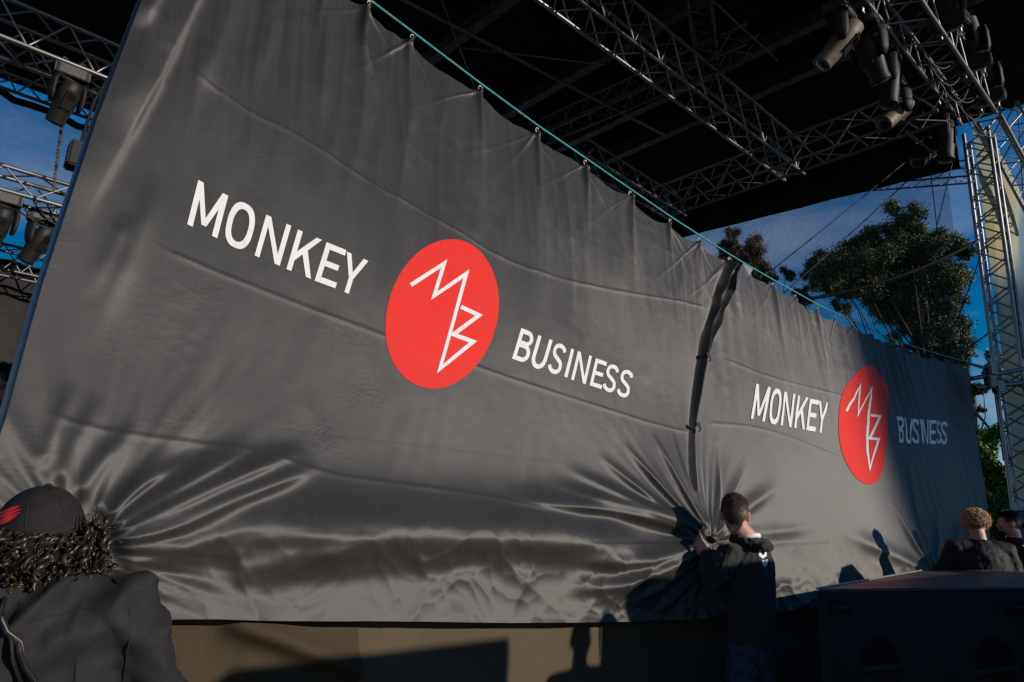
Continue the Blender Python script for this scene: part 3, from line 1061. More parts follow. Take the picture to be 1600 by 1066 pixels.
# ------------------------------------------------------------------ rope and hooks
rp_ = []
for i in range(len(ROPE_UV) - 1):
    for f in np.linspace(0, 1, 5)[:-1]:
        g = ROPE_UV[i] * (1 - f) + ROPE_UV[i + 1] * f
        rp_.append(P0 * [1, 1, 0] + A * g[0] + Z * g[1] - B * (lean(g[1]) + 0.02))
rp_.append(P0 * [1, 1, 0] + A * ROPE_UV[-1][0] + Z * ROPE_UV[-1][1] - B * (lean(ROPE_UV[-1][1]) + 0.02))
b = MB()
b.tube(rp_, 0.007, 8)
b.build('suspension_rope', M['rope'], smooth=True, label='taut teal rope carrying the black curtains, slanting across the picture', cat='rope')
b = MB()
cs = [np.array([0.012 * math.cos(a), 0.0, 0.016 * math.sin(a)]) for a in np.linspace(0.2, 5.4, 12)]
b.tube(cs, 0.003, 5)
hook_me = b.mesh('hook', M['brass'])
for k, (hx, hy) in enumerate(HOOKS1[4:] + HOOKS2):
    own = curtain1 if k < len(HOOKS1) - 4 else curtain2
    P = cp(hx, hy, 0.02) + Z * 0.012
    link('hook', hook_me, own, Matrix.Translation(Vector(local(own, P))) @ Matrix.Rotation(AL, 4, 'Z') @ Matrix.Scale(1.25, 4))
# black ties with clips down the parting edge
for x, y in ((1107, 556), (1090, 664)):
    b = MB()
    P = cp(x - 12, y, 0.065)
    b.box(P, (0.05, 0.012, 0.03), A, B, Z)
    b.tube([P + A * 0.02, P + A * 0.035 - Z * 0.03, P + A * 0.02 - Z * 0.05], 0.006, 6)
    b.v = [local(curtain2, p) for p in b.v]
    b.build('edge_clip', M['black'], curtain2)

# ------------------------------------------------------------------ stage below the curtain
SK = 0.05
sk_root = thing('stage_skirt', P0 * [1, 1, 0] + B * SK, 'brown scrim skirt in panels along the stage edge below the black curtains', 'stage skirt')


def skirt_panel(x0, x1, m, folds, seed, off):
    a0, a1 = (pl(x0, 1000, SK) - P0) @ A, (pl(x1, 1000, SK) - P0) @ A
    nu, nv = max(20, int((a1 - a0) / 0.02)), 70
    u, v = np.meshgrid(np.linspace(a0, a1, nu), np.linspace(1.35, 0.02, nv))
    h = 0.010 * pn(u * 1.3 + seed, v * 1.1, 40) + 0.004 * pn(u * 5 + seed, v * 6, 41)
    hh = h.ravel()
    for f in folds:
        f.add(u.ravel(), v.ravel(), hh)
    h = hh.reshape(u.shape) + off
    P = P0[None, None] * [1, 1, 0] + u[..., None] * A + B * (SK - h[..., None])
    P[..., 2] = v
    return link('skirt_panel', grid_mesh('skirt_panel', P.reshape(-1, 3) - np.array(sk_root.location), nu, nv, m), sk_root)


def sfold(px, amp, wu, wd):
    f = Fold.__new__(Fold)
    g = []
    for p in px:
        Q = pl(*p, SK)
        g.append([(Q - P0) @ A, Q[2]])
    f.p = np.array(g)
    f.amp, f.wu, f.wd, f.s0, f.s1 = amp, wu, wd, .1, .2
    f.q = f.p
    f.L = np.concatenate([[0], np.cumsum(np.linalg.norm(np.diff(f.q, axis=0), axis=1))])
    f.lo, f.hi = f.q.min(0) - 4 * max(wu, wd), f.q.max(0) + 4 * max(wu, wd)
    return f


skirt_panel(-420, 557.5, M['skirt'], [sfold([(330, 962), (420, 992), (520, 1032), (640, 1075)], 0.075, 0.045, 0.035), sfold([(360, 1035), (430, 1058), (480, 1080)], 0.02, 0.04, 0.04)], 1.0, 0.010)
skirt_panel(556.5, 937.5, M['skirt2'], [sfold([(560, 1030), (680, 1062), (760, 1090)], 0.02, 0.04, 0.04)], 4.0, 0.002)
skirt_panel(936.5, 1240, M['skirt2'], [], 7.0, 0.008)
skirt_panel(1239.5, 1700, M['skirt2'], [], 9.0, 0.0)


def quad(name, pts, m, **kw):
    return link(name, new_mesh(name, pts, [tuple(range(len(pts)))], m, False), **kw)


g = 400.0
quad('ground', [(-g, -g, 0), (g, -g, 0), (g, g, 0), (-g, g, 0)], M['ground'], kind='structure')
D0 = P0 * [1, 1, 0]
b = MB()
b.box(D0 + A * 1.2 + B * 5.75 + Z * 0.55, (14.6, 11.0, 0.9), A, B, Z)
b.build('stage_deck', M['deck'], kind='structure')


# ------------------------------------------------------------------ trusses
def truss(name, p, q, w, h, label, group=None, r=0.024, rb=0.011, pitch=0.55, m=None, wdir=None, n=8, cat='truss', braces=True):
    """box truss from p to q: w across (along wdir), h up or the other way; four chords, braces one by one"""
    m = m or M['steel']
    p, q = np.asarray(p, float), np.asarray(q, float)
    L = np.linalg.norm(q - p)
    d = (q - p) / L
    if wdir is None:
        wdir = np.cross(d, Z)
    wd = wdir - d * (wdir @ d)
    wd /= np.linalg.norm(wd)
    hd = np.cross(wd, d)
    if hd[2] < 0:
        hd = -hd
    root = thing(name, p, label, cat, group)
    cor = [(-w / 2, -h / 2), (w / 2, -h / 2), (w / 2, h / 2), (-w / 2, h / 2)]
    off = [wd * a + hd * b_ for a, b_ in cor]
    for o in off:
        rod('chord', p + o, q + o, r, m, root, n)
    k = max(2, int(round(L / pitch)))
    if braces:
        for i in range(k):
            s0, s1 = p + d * L * i / k, p + d * L * (i + 1) / k
            sm = (s0 + s1) / 2
            for f in range(4):
                o0, o1 = off[f], off[(f + 1) % 4]
                rod('brace', s0 + o0, sm + o1, rb, m, root, 6)
                rod('brace', sm + o1, s1 + o0, rb, m, root, 6)
    return root


def along_A(P, x_to, sign=1):
    """point further along A from P that shows at photo column x_to"""
    lo, hi = 0.0, (60.0 if sign > 0 else 8.0)
    for _ in range(60):
        mid = (lo + hi) / 2
        d = P + A * mid * sign - C0
        x = W2 + FPX * (d @ _R) / (d @ _F)
        if (x < x_to) == (sign > 0):
            lo = mid
        else:
            hi = mid
    return P + A * lo * sign


# main roof truss running away over the stage
nb = atz(905, 0, 8.0)
mt0 = nb - B * -0.19 + Z * 0.33
mt0 = nb + B * 0.19 + Z * 0.33
truss('roof_truss', mt0 - A * 1.6, mt0 + A * 6.3, 0.38, 0.66, 'broad grey roof truss slanting down through the black canopy above the rope', 'roof trusses', r=0.026, rb=0.013, pitch=0.62, wdir=B)
# side truss across the far end
p, q = atz(1028, 318, 8.0), atz(1470, 158, 8.0)
truss('roof_truss', p, q, 0.42, 0.5, 'dim roof truss crossing the far end of the broad truss, under the canopy edge', 'roof trusses', r=0.026, rb=0.013, pitch=0.75)
# small truss behind the main one
p, q = atz(835, 212, 9.0), atz(1175, 62, 8.6)
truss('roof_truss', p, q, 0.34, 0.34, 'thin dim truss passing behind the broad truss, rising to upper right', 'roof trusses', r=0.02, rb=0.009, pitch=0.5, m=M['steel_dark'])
# spreader truss hanging out of the dark at the top
p, q = atz(1092, 0, 9.0), atz(1105, 85, 8.9)
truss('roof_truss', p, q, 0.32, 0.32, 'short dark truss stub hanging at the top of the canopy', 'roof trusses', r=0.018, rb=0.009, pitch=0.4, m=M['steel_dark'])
# truss seen just above the rope near the middle
p, q = atz(905, 235, 7.6), atz(1060, 330, 7.6)
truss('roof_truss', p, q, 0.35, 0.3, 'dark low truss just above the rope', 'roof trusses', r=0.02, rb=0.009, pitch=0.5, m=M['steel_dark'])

# tower at the far right and the front truss with the lamps
TW = aty(1566, 480, 10.6)
tb, tt = TW * [1, 1, 0], TW * [1, 1, 0] + Z * (atz(1, 1, 1)[2] * 0 + 8.35)
tw = truss('tower', tb, tt, 0.36, 0.36, 'tall steel lattice tower standing at the right end of the curtains', None, r=0.03, rb=0.013, pitch=0.5, wdir=A, cat='tower')
ft1 = aty(1526, 165, 10.0)
ftruss0 = ft1 - A * 8.0
truss('front_truss', ftruss0, ft1, 0.5, 0.5, 'lamp truss joining the lattice tower at upper right', None, r=0.03, rb=0.014, pitch=0.6, wdir=B)
p, q = aty(1558, 175, 11.2), aty(1650, 345, 11.2)
truss('wing_truss', p, q, 0.5, 0.42, 'ladder-like steel truss sloping down right of the tower top', None, r=0.03, rb=0.014, pitch=0.45)
p, q = aty(1300, 287, 15.0), aty(1520, 268, 13.0)
truss('back_truss', p, q, 0.4, 0.35, 'bluish far truss seen against the sky below the canopy edge', None, r=0.022, rb=0.01, pitch=0.6)
# tower collar with scaffold tubes at curtain top height
col = thing('tower_collar', TW * [1, 1, 0] + Z * 3.8, 'dark steel collar and tubes clamped round the tower at curtain top', 'scaffold collar')
for (x0, y0, x1, y1, Y, r) in ((1518, 592, 1604, 576, 10.0, 0.035), (1524, 606, 1604, 598, 10.0, 0.04), (1516, 569, 1560, 582, 10.0, 0.02), (1535, 582, 1604, 606, 10.3, 0.03)):
    rod('scaffold_tube', aty(x0, y0, Y), aty(x1, y1, Y), r, M['steel_dark'], col)
for (x, y) in ((1548, 596), (1549, 578), (1560, 605)):
    b = MB()
    b.box(local(col, aty(x, y, 9.98)), (0.14, 0.14, 0.2))
    b.build('clamp', M['steel_dark'], col, bevel=0.02)

# ------------------------------------------------------------------ canopy
ZR = 9.4
pr = atz(1600, 163, ZR)                      # right eave passes here
cr_ = (pr - D0) @ A
cb_ = (atz(0, 122, ZR) - D0) @ B             # back eave
cl_ = -12.0
cf_ = min((atz(x, 0, ZR) - D0) @ B for x in (200, 800, 1600)) - 0.4
rr = [D0 + A * cl_ + B * cf_, D0 + A * cr_ + B * cf_, D0 + A * cr_ + B * cb_, D0 + A * cl_ + B * cb_]
b = MB()
b.add([p + Z * ZR for p in rr] + [p + Z * (ZR + 0.06) for p in rr],
      [(3, 2, 1, 0), (4, 5, 6, 7), (0, 1, 5, 4), (1, 2, 6, 5), (2, 3, 7, 6), (3, 0, 4, 7)])
can = thing('stage_canopy', rr[0] + Z * ZR, 'black fabric canopy roof spanning over the whole stage', 'canopy')
b.v = [local(can, p) for p in b.v]
b.build('roof_skin', M['roof'], can)
bv = (pr - D0) @ B
vp, vf = [], []
VAL = [(1020, 384), (1060, 373), (1100, 362), (1150, 350), (1200, 337), (1250, 325), (1300, 311), (1350, 300), (1400, 287), (1450, 275), (1500, 263)]


def right_wall(x, y):
    r = ray(x, y)
    Q = D0 + A * cr_
    return C0 + r * (((Q - C0) @ A) / (r @ A))


for i, (x, y) in enumerate(VAL):
    P = right_wall(x, y)
    vp += [P * [1, 1, 0] + Z * (ZR + 0.03), P + A * 0.02]
    if i:
        k = len(vp) - 4
        vf.append((k, k + 1, k + 3, k + 2))
link('side_valance', new_mesh('side_valance', [local(can, p) for p in vp], vf, M['roof'], False), can)
for k, (x, y) in enumerate(((795, 0), (1095, 0), (1150, 95), (1330, 80))):
    c = atz(x, y, ZR - 0.25)
    ca, cbb = (c - D0) @ A, (c - D0) @ B
    b = MB()
    b.box(local(can, D0 + A * ca + B * (cbb + 4) + Z * (ZR - 0.22)), (0.16, 16, 0.22), A, B, Z)
    b.build('rafter', M['steel_dark'], can)
for k, (x, y, x2, y2) in enumerate(((595, -18, 1040, 212), (690, 0, 745, 145), (668, 68, 945, 102), (1112, 0, 1215, 95))):
    rod('guy_wire', atz(x, y, 8.6), atz(x2, y2, 8.7), 0.014 if k != 0 else 0.028, M['steel_dark'], can, 6)

# scrim walls
sv = [right_wall(x, y) for x, y in ((1000, 372), (1100, 352), (1300, 301), (1440, 268), (1478, 259))]
sv = sv + [p * [1, 1, 0] + Z * 1.0 for p in (sv[-1], sv[0])]
quad('scrim', sv, M['scrim'], label='dark see-through mesh scrim closing the right side of the stage below the canopy', cat='scrim')
sc_pts = [(-120, 98), (-60, 112), (-2, 140), (22, 157), (50, 165), (78, 175), (99, 184), (120, 197), (141, 203), (180, 218), (230, 245)]
back = cb_ - 0.4
top = []
for x, y in sc_pts:
    r = ray(x, y)
    Q = D0 + B * back
    top.append(C0 + r * (((Q - C0) @ B) / (r @ B)))
vs, fs = [], []
for i, p in enumerate(top):
    vs += [p, p * [1, 1, 0] + Z * 1.0]
    if i:
        k = len(vs) - 4
        fs.append((k, k + 1, k + 3, k + 2))
bs = thing('scrim', top[0] * [1, 1, 0], 'blue-looking back scrim hanging from a scalloped black edge at left', 'scrim')
link('mesh_sheet', new_mesh('mesh_sheet', [local(bs, p) for p in vs], fs, M['scrim'], False), bs)
b = MB()
b.tube([local(bs, p) for p in top], 0.07, 6)
b.build('top_hem', M['black'], bs, smooth=True)

# ------------------------------------------------------------------ left wing: trusses, drape
p0_ = atz(0, 42, 7.0)
lt0 = p0_ - A * 1.5
truss('wing_truss', lt0, p0_ + A * 4.2, 0.5, 0.5, 'lit truss at upper left, passing behind the large curtain edge', 'left wing trusses', r=0.03, rb=0.014, pitch=0.7, wdir=B)
p1_ = atz(0, 98, 7.1)
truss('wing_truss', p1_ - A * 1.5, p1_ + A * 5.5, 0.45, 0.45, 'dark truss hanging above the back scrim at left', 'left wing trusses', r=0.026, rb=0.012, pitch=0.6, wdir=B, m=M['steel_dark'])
p2_ = aty(0, 285, 8.2)
truss('wing_truss', p2_ - A * 1.5, p2_ + A * 4.5, 0.40, 0.32, 'lower lit truss carrying lamps at left edge, in front of the scrim', 'left wing trusses', r=0.03, rb=0.013, pitch=0.75, wdir=B)
p3_ = aty(0, 405, 9.2)
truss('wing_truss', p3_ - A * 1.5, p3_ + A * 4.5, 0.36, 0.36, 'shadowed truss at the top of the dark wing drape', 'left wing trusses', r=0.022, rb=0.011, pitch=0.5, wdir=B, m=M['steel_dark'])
u, v = np.meshgrid(np.linspace(-2.5, 4.5, 160), np.linspace(p3_[2] + 0.15, 0.9, 60))
h = 0.09 * np.sin(u * 9 + 2 * pn(u, v * 0.2, 50)) * 0.6 + 0.05 * pn(u * 2, v * 0.5, 51)
P = p3_[None, None] + u[..., None] * A + (0.5 - h[..., None]) * B
P[..., 2] = v
link('wing_drape', grid_mesh('wing_drape', P.reshape(-1, 3), 160, 60, M['drape']), label='grey-black drape in soft folds at the left edge behind the large curtain', cat='drape')
# hoist chain
b = MB()
pa, pb = aty(101, 160, 8.6), aty(83, 300, 8.1)
nl = 46
for i in range(nl):
    c = pa + (pb - pa) * i / nl
    s = A if i % 2 else B
    b.box(c, (0.035, 0.012, 0.06), s, np.cross(Z, s), Z)
b.build('hoist_chain', M['cable'], label='black hoist chain hanging in front of the back scrim', cat='chain')
b = MB()
c = aty(121, 245, 4.6)
b.box(c, (0.13, 0.16, 0.2), A, B, Z)
fs_ = thing('fill_speaker', c, 'small black speaker box peeking out behind the left curtain edge', 'speaker')
b.v = [local(fs_, p) for p in b.v]
b.build('cabinet', M['black'], fs_, bevel=0.012)
b = MB()
b.tube([(0, 0, 0.08), (0, 0.05, 0.5), (0.1, 0.1, 0.9)], 0.012, 6)
b.build('bracket', M['black'], fs_)


# ------------------------------------------------------------------ moving head lamps
def lamp_meshes():
    me = {}
    b = MB()
    b.box((0, 0, -0.09), (0.44, 0.30, 0.17))
    me['base'] = b
    b = MB()
    b.box((0.226, 0, -0.09), (0.012, 0.27, 0.15))
    me['end_plate'] = b
    b = MB()
    b.tube([(0.236, 0.045 * math.cos(a), -0.09 + 0.058 * math.sin(a)) for a in np.linspace(0, 2 * math.pi, 17)], 0.008, 5)
    me['handle'] = b
    b = MB()
    for k in range(9):
        b.box((0, -0.153, -0.155 + k * 0.0165), (0.34, 0.006, 0.008))
    me['vent'] = b
    b = MB()
    for s in (-1, 1):
        b.loft([((s * 0.2, 0, -0.62), 0.03, 0.05), ((s * 0.215, 0, -0.5), 0.04, 0.085), ((s * 0.215, 0, -0.3), 0.042, 0.09), ((s * 0.19, 0, -0.2), 0.045, 0.1)], 12)
    b.box((0, 0, -0.205), (0.44, 0.16, 0.05))
    me['yoke'] = b
    b = MB()
    b.box((0, 0, 0.02), (0.3, 0.06, 0.035))
    for s in (-1, 1):
        b.tube([(s * 0.12, 0, 0.03), (s * 0.12, 0.0, 0.1)], 0.02, 8)
        b.tube([(s * 0.12 + 0.03 * math.cos(a), 0, 0.13 + 0.04 * math.sin(a)) for a in np.linspace(-1.3, 4.2, 10)], 0.01, 6)
    me['clamp'] = b
    # head about the tilt axle (local origin), beam along -z
    b = MB()
    b.loft([((0, 0, 0.30), 0.07, 0.07), ((0, 0, 0.285), 0.12, 0.11), ((0, 0, 0.1), 0.155, 0.135), ((0, 0, -0.1), 0.155, 0.135), ((0, 0, -0.30), 0.125, 0.12), ((0, 0, -0.36), 0.13, 0.13), ((0, 0, -0.40), 0.13, 0.13), ((0, 0, -0.395), 0.105, 0.105)], 18)
    me['head'] = b
    b = MB()
    for s in (-1, 1):
        b.box((0, s * 0.136, 0.02), (0.16, 0.016, 0.30))
        for k in range(5):
            b.box((0, s * 0.147, 0.12 - k * 0.02), (0.12, 0.008, 0.008))
    me['head_panel'] = b
    b = MB()
    b.ell((0, 0, -0.392), (0.102, 0.102, 0.03))
    me['lens'] = b
    out = {}
    for k, v in me.items():
        mm = {'base': 'black', 'handle': 'black', 'vent': 'vent', 'yoke': 'black', 'clamp': 'steel', 'head': 'lamp_black', 'end_plate': 'vent', 'head_panel': 'black', 'lens': 'glass'}[k]
        m_ = v.mesh(k, M[mm], k in ('head', 'lens', 'yoke', 'handle'))
        if k in ('base', 'end_plate', 'head_panel'):
            bm = bmesh.new()
            bm.from_mesh(m_)
            bmesh.ops.bevel(bm, geom=list(bm.edges), offset=0.012 if k == 'base' else 0.004, segments=2, affect='EDGES', clamp_overlap=True)
            bm.to_mesh(m_)
            bm.free()
        out[k] = m_
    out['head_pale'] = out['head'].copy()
    out['head_pale'].materials[0] = M['lamp_lit']  # lit copy of the black head, brighter by colour alone
    return out


LM = lamp_meshes()


def moving_head(P, rz, pan, tilt, label, group='moving head lamps on the trusses', sc=1.0, lean=0.0, pale=False):
    root = thing('moving_head_lamp', P, label, 'stage lamp', group, rz)
    root.scale = (sc, sc, sc)
    for k in ('base', 'vent', 'clamp'):
        link(k, LM[k], root)
    for a in (0, math.pi):
        R_ = Matrix.Rotation(a, 4, 'Z')
        e_p = link('end_plate', LM['end_plate'], root, R_)
        for y in (-0.065, 0.065):
            link('handle', LM['handle'], e_p, Matrix.Translation((0, y, 0)))
    Rp = Matrix.Rotation(pan, 4, 'Z')
    link('yoke', LM['yoke'], root, Rp)
    hm = Rp @ Matrix.Translation((0, 0, -0.52)) @ Matrix.Rotation(tilt, 4, 'X')
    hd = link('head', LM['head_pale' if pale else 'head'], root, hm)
    link('head_panel', LM['head_panel'], hd)
    link('lens', LM['lens'], hd)
    return root


def on_front(x, y, dz=0.0):
    """point under the front truss that shows at column x"""
    base = ft1 + Z * (-0.25 + dz)
    return along_A(base, x, -1)


HL = [
    (1380, 0.55, 0.4, 0.75, 1, 'pale tapered lamp head pointing down left, leftmost under the front truss'),
    (1404, 0.40, 1.2, -0.5, 0, 'second lamp from the left under the front truss, ribbed side catching light'),
    (1436, 0.42, 0.3, 0.12, 0, 'big black lamp hanging straight down in the middle of the front truss'),
    (1448, -0.30, 0, 0.0, 2, 'lamp base with two oval handles at the top edge, right of the front truss'),
    (1468, 0.62, 1.0, 0.8, 1, 'lamp with a long lit head tilted down left below the middle of the front truss'),
    (1490, -0.28, 0, 0.0, 2, 'lamp base with two oval handles halfway down the front truss'),
    (1510, 0.34, 0.2, 0.1, 0, 'black lamp hanging straight down just left of the tower top'),
    (1524, -0.20, 0, 0.0, 2, 'lamp base with two oval handles right beside the tower top'),
    (1516, 0.66, 0.9, 0.75, 0, 'lowest lamp near the tower, lens turned to the left'),
]
for i, (x, ob, pan, tilt, kind_, lab) in enumerate(HL):
    P = on_front(x, 0) + B * ob
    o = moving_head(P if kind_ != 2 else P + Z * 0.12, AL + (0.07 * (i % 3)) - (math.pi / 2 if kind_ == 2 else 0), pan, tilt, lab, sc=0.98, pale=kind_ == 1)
    if kind_ == 2:          # these stand head up on the truss
        o.rotation_euler = (0.25, math.pi, o.rotation_euler[2] + math.pi)
p = p0_ + A * 1.0
moving_head(along_A(p0_ - Z * 0.3, 108) + B * -0.2, AL, 0.3, 0.55, 'stage lamp with round barrel hanging from the lit truss at upper left', sc=0.8)
moving_head(along_A(p2_ - Z * 0.2, 6) - B * 0.15, AL, 0.2, 0.5, 'stage lamp cut by the left picture edge, under the lower lit truss', sc=0.8)
moving_head(along_A(p2_ - Z * 0.2, 74) + B * 0.15, AL, 0.7, 0.5, 'stage lamp half hidden by the curtain edge, under the lower lit truss', sc=0.8)


def hanging_cable(pts, r, label, cat='cable', m=None, group=None, name='cable'):
    b = MB()
    b.tube(pts, r, 6)
    return b.build(name, m or M['cable'], smooth=True, label=label, cat=cat, group=group)


def sagline(p, q, sag, n=16):
    p, q = np.asarray(p, float), np.asarray(q, float)
    return [p + (q - p) * f - Z * sag * 4 * f * (1 - f) for f in np.linspace(0, 1, n)]


WG = 'wires and cables against the sky'
hanging_cable(sagline(aty(1205, 423, 12), aty(1440, 232, 12), 0.02), 0.012, 'thin wire rising right from the curtain top, upper of the two parallel ones', group=WG)
hanging_cable(sagline(aty(1225, 458, 12.2), aty(1425, 276, 12.2), 0.02), 0.012, 'thin wire rising right across the tree, lower of the two parallel ones', group=WG)
hanging_cable(sagline(aty(1255, 468, 11), aty(1530, 375, 10.4), 0.16), 0.028, 'thick black cable sagging in front of the large tree to the tower', group=WG)
hanging_cable(sagline(aty(1454, 270, 12), aty(1488, 560, 12), 0.0), 0.008, 'thin near-vertical wire holding the small black box', group=WG)
hanging_cable(sagline(aty(1488, 255, 12), aty(1460, 370, 12), 0.0), 0.008, 'short slanted wire crossing the near-vertical one below the far truss', group=WG)
hanging_cable(sagline(aty(1470, 560, 11), aty(1532, 400, 10.5), 0.05), 0.01, 'wire from the curtain top up to the middle of the tower', group=WG)
hanging_cable(sagline(aty(1490, 552, 10), aty(1545, 520, 10.2), 0.03), 0.014, 'cable from the right curtain corner to the tower', group=WG)
hanging_cable(sagline(aty(1590, 165, 12), aty(1600, 330, 12), 0.05), 0.012, 'cable hanging right of the tower top', group=WG)
hanging_cable(sagline(aty(1566, 300, 10.2), aty(1598, 560, 10.2), 0.0), 0.010, 'cable running down the right face of the tower', group=WG)
hanging_cable(sagline(aty(1553, 605, 10.0), aty(1568, 720, 10.0), 0.0), 0.009, 'cable hanging from the tower collar past the green shrubs', group=WG)
jb = thing('junction_box', aty(1480, 478, 12), 'small black box hung on the wire in front of the large tree', 'junction box')
b = MB()
b.box((0, 0, 0), (0.11, 0.1, 0.16))
b.build('housing', M['black'], jb, bevel=0.01)
b = MB()
b.tube([(0, 0, -0.08), (0.03, 0, -0.35), (0.02, 0, -0.7)], 0.012, 6)
b.build('cord', M['cable'], jb)
for k in range(7):
    f = k / 7
    p = on_front(1440 + k * 14, 0)
    hanging_cable(sagline(p + Z * 0.1 + B * 0.1, p + A * (0.9) + Z * 0.05 - B * 0.15, 0.28 + 0.1 * (k % 3)), 0.010, ('first', 'second', 'third', 'fourth', 'fifth', 'sixth', 'seventh')[k] + ' loop of black cable from the top edge along the front truss', group='cable loops on the front truss')
for k in range(4):
    p = along_A(p2_ - Z * 0.12, 8 + 22 * k)
    hanging_cable(sagline(p, p + A * 0.7, 0.25 + 0.08 * (k % 2)), 0.012, ('first', 'second', 'third', 'fourth')[k] + ' loop of black cable from the left edge under the lower lit truss', group='cable loops at left')
for k in range(3):
    p = along_A(p0_ - Z * 0.1, 40 + 40 * k)
    hanging_cable(sagline(p, p + A * 0.8, 0.2 + 0.08 * (k % 2)), 0.008, ('first', 'second', 'third')[k] + ' loop of thin cable from the left edge on the upper lit truss', group='cable loops at left truss')
# safety bar hanging below the side truss
sb = thing('hanging_bar', aty(1418, 205, 10), 'short steel bar dangling below the lamps before the side truss', 'rigging bar')
rod('bar', aty(1415, 205, 10), aty(1459, 240, 10), 0.025, M['steel_dark'], sb)
rod('strap', aty(1452, 236, 10), aty(1450, 258, 10), 0.012, M['cable'], sb)
sb = thing('hanging_bar', aty(1312, 12, 9), 'short bluish shackle bar hanging alone in the dark left of the lamps', 'rigging bar')
rod('bar', aty(1311, 10, 9), aty(1316, 40, 9), 0.022, M['steel'], sb)
rod('shackle', aty(1314, 30, 9), aty(1317, 42, 9), 0.04, M['steel'], sb)

# ------------------------------------------------------------------ printed mesh banner on the wing
pb_mat = bpy.data.materials.new('faded_banner_print')
pb_mat.use_nodes = True
n_, l_ = pb_mat.node_tree.nodes, pb_mat.node_tree.links
pp = n_['Principled BSDF']
pp.inputs['Roughness'].default_value = 0.8
t_ = n_.new('ShaderNodeTexCoord')
mm_ = n_.new('ShaderNodeMapping')
mm_.inputs['Scale'].default_value = (0.8, 0.8, 0.35)
z_ = n_.new('ShaderNodeTexNoise')
z_.inputs['Scale'].default_value = 1.15
z_.inputs['Detail'].default_value = 2
z_.inputs['Distortion'].default_value = 0.6
rr_ = n_.new('ShaderNodeValToRGB')
e = rr_.color_ramp.elements
e[0].position, e[0].color = 0.34, (0.05, 0.12, 0.2, 1)
e[1].position, e[1].color = 0.42, (0.14, 0.24, 0.32, 1)
x = e.new(0.48)
x.color = (0.36, 0.37, 0.28, 1)
x = e.new(0.6)
x.color = (0.40, 0.32, 0.14, 1)
x = e.new(0.72)
x.color = (0.22, 0.3, 0.27, 1)
l_.new(t_.outputs['Object'], mm_.inputs['Vector'])
l_.new(mm_.outputs['Vector'], z_.inputs['Vector'])
l_.new(z_.outputs['Fac'], rr_.inputs['Fac'])
l_.new(rr_.outputs['Color'], pp.inputs['Base Color'])
wb = [aty(1519, 195, 11.6), aty(1545, 205, 11.6), aty(1590, 290, 11.7), aty(1606, 330, 11.8), aty(1650, 900, 11.9), aty(1592, 900, 11.6), aty(1566, 560, 11.6)]
quad('wing_banner', wb, pb_mat, label='faded yellow and blue printed banner stretched behind the tower', cat='banner')

# ------------------------------------------------------------------ trees
def tree(name, Y, clusters, trunk, leafm, label, nleaf, size, group=None, seed=1, limbs=True):
    rg = np.random.default_rng(seed)
    base = aty(trunk[0], 900, Y) * [1, 1, 0]
    root = thing(name, base, label, 'tree', group)
    b = MB()
    top = aty(trunk[0], trunk[1], Y)
    fork = base + (top - base) * 0.55
    b.tube([base - base, (fork - base) * 0.5 + [0.1, 0, 0], fork - base, top - base], [0.32, 0.26, 0.2, 0.08], 8)
    cs = []
    for (x, y, r) in clusters:
        c = aty(x, y, Y) + np.array([0, rg.uniform(-1.2, 1.2), 0])
        R = r / FPX * Y
        cs.append((c, R))
        if limbs:
            mid = (fork + c) / 2 + np.array([0, 0, -0.15 * np.linalg.norm(c - fork)]) * 0.6
            b.tube([fork - base + (top - fork) * rg.uniform(0.0, 0.7), mid - base + rg.normal(size=3) * 0.25, (mid + c) / 2 - base + rg.normal(size=3) * 0.2, c - base], [0.06, 0.04, 0.022, 0.01], 5)
    b.build('trunk', M['bark'], root, smooth=True)
    tot = sum(R ** 2 for _, R in cs)
    VS = []
    for c, R in cs:
        k = int(nleaf * R * R / tot)
        # sub clumps inside the cluster so the crown has lumps and gaps
        sub = rg.normal(size=(max(5, int(R * 22)), 3)) * R * 0.55
        p = c + sub[rg.integers(len(sub), size=k)] + rg.normal(size=(k, 3)) * R * 0.23 - base
        a = rg.normal(size=(k, 3))
        a /= np.linalg.norm(a, axis=1)[:, None]
        e_ = rg.normal(size=(k, 3))
        e_ -= a * (a * e_).sum(1)[:, None]
        e_ /= np.linalg.norm(e_, axis=1)[:, None]
        L = (size * rg.uniform(0.6, 1.3, k))[:, None]
        VS.append(np.stack([p - a * L / 2, p + e_ * L * 0.25, p + a * L / 2, p - e_ * L * 0.25], 1).reshape(-1, 3))
    vs = np.concatenate(VS)
    fs = np.arange(len(vs)).reshape(-1, 4)
    me = new_mesh('crown', vs, fs, leafm, False)
    o = link('crown', me, root)
    o['kind'] = 'stuff'
    return root


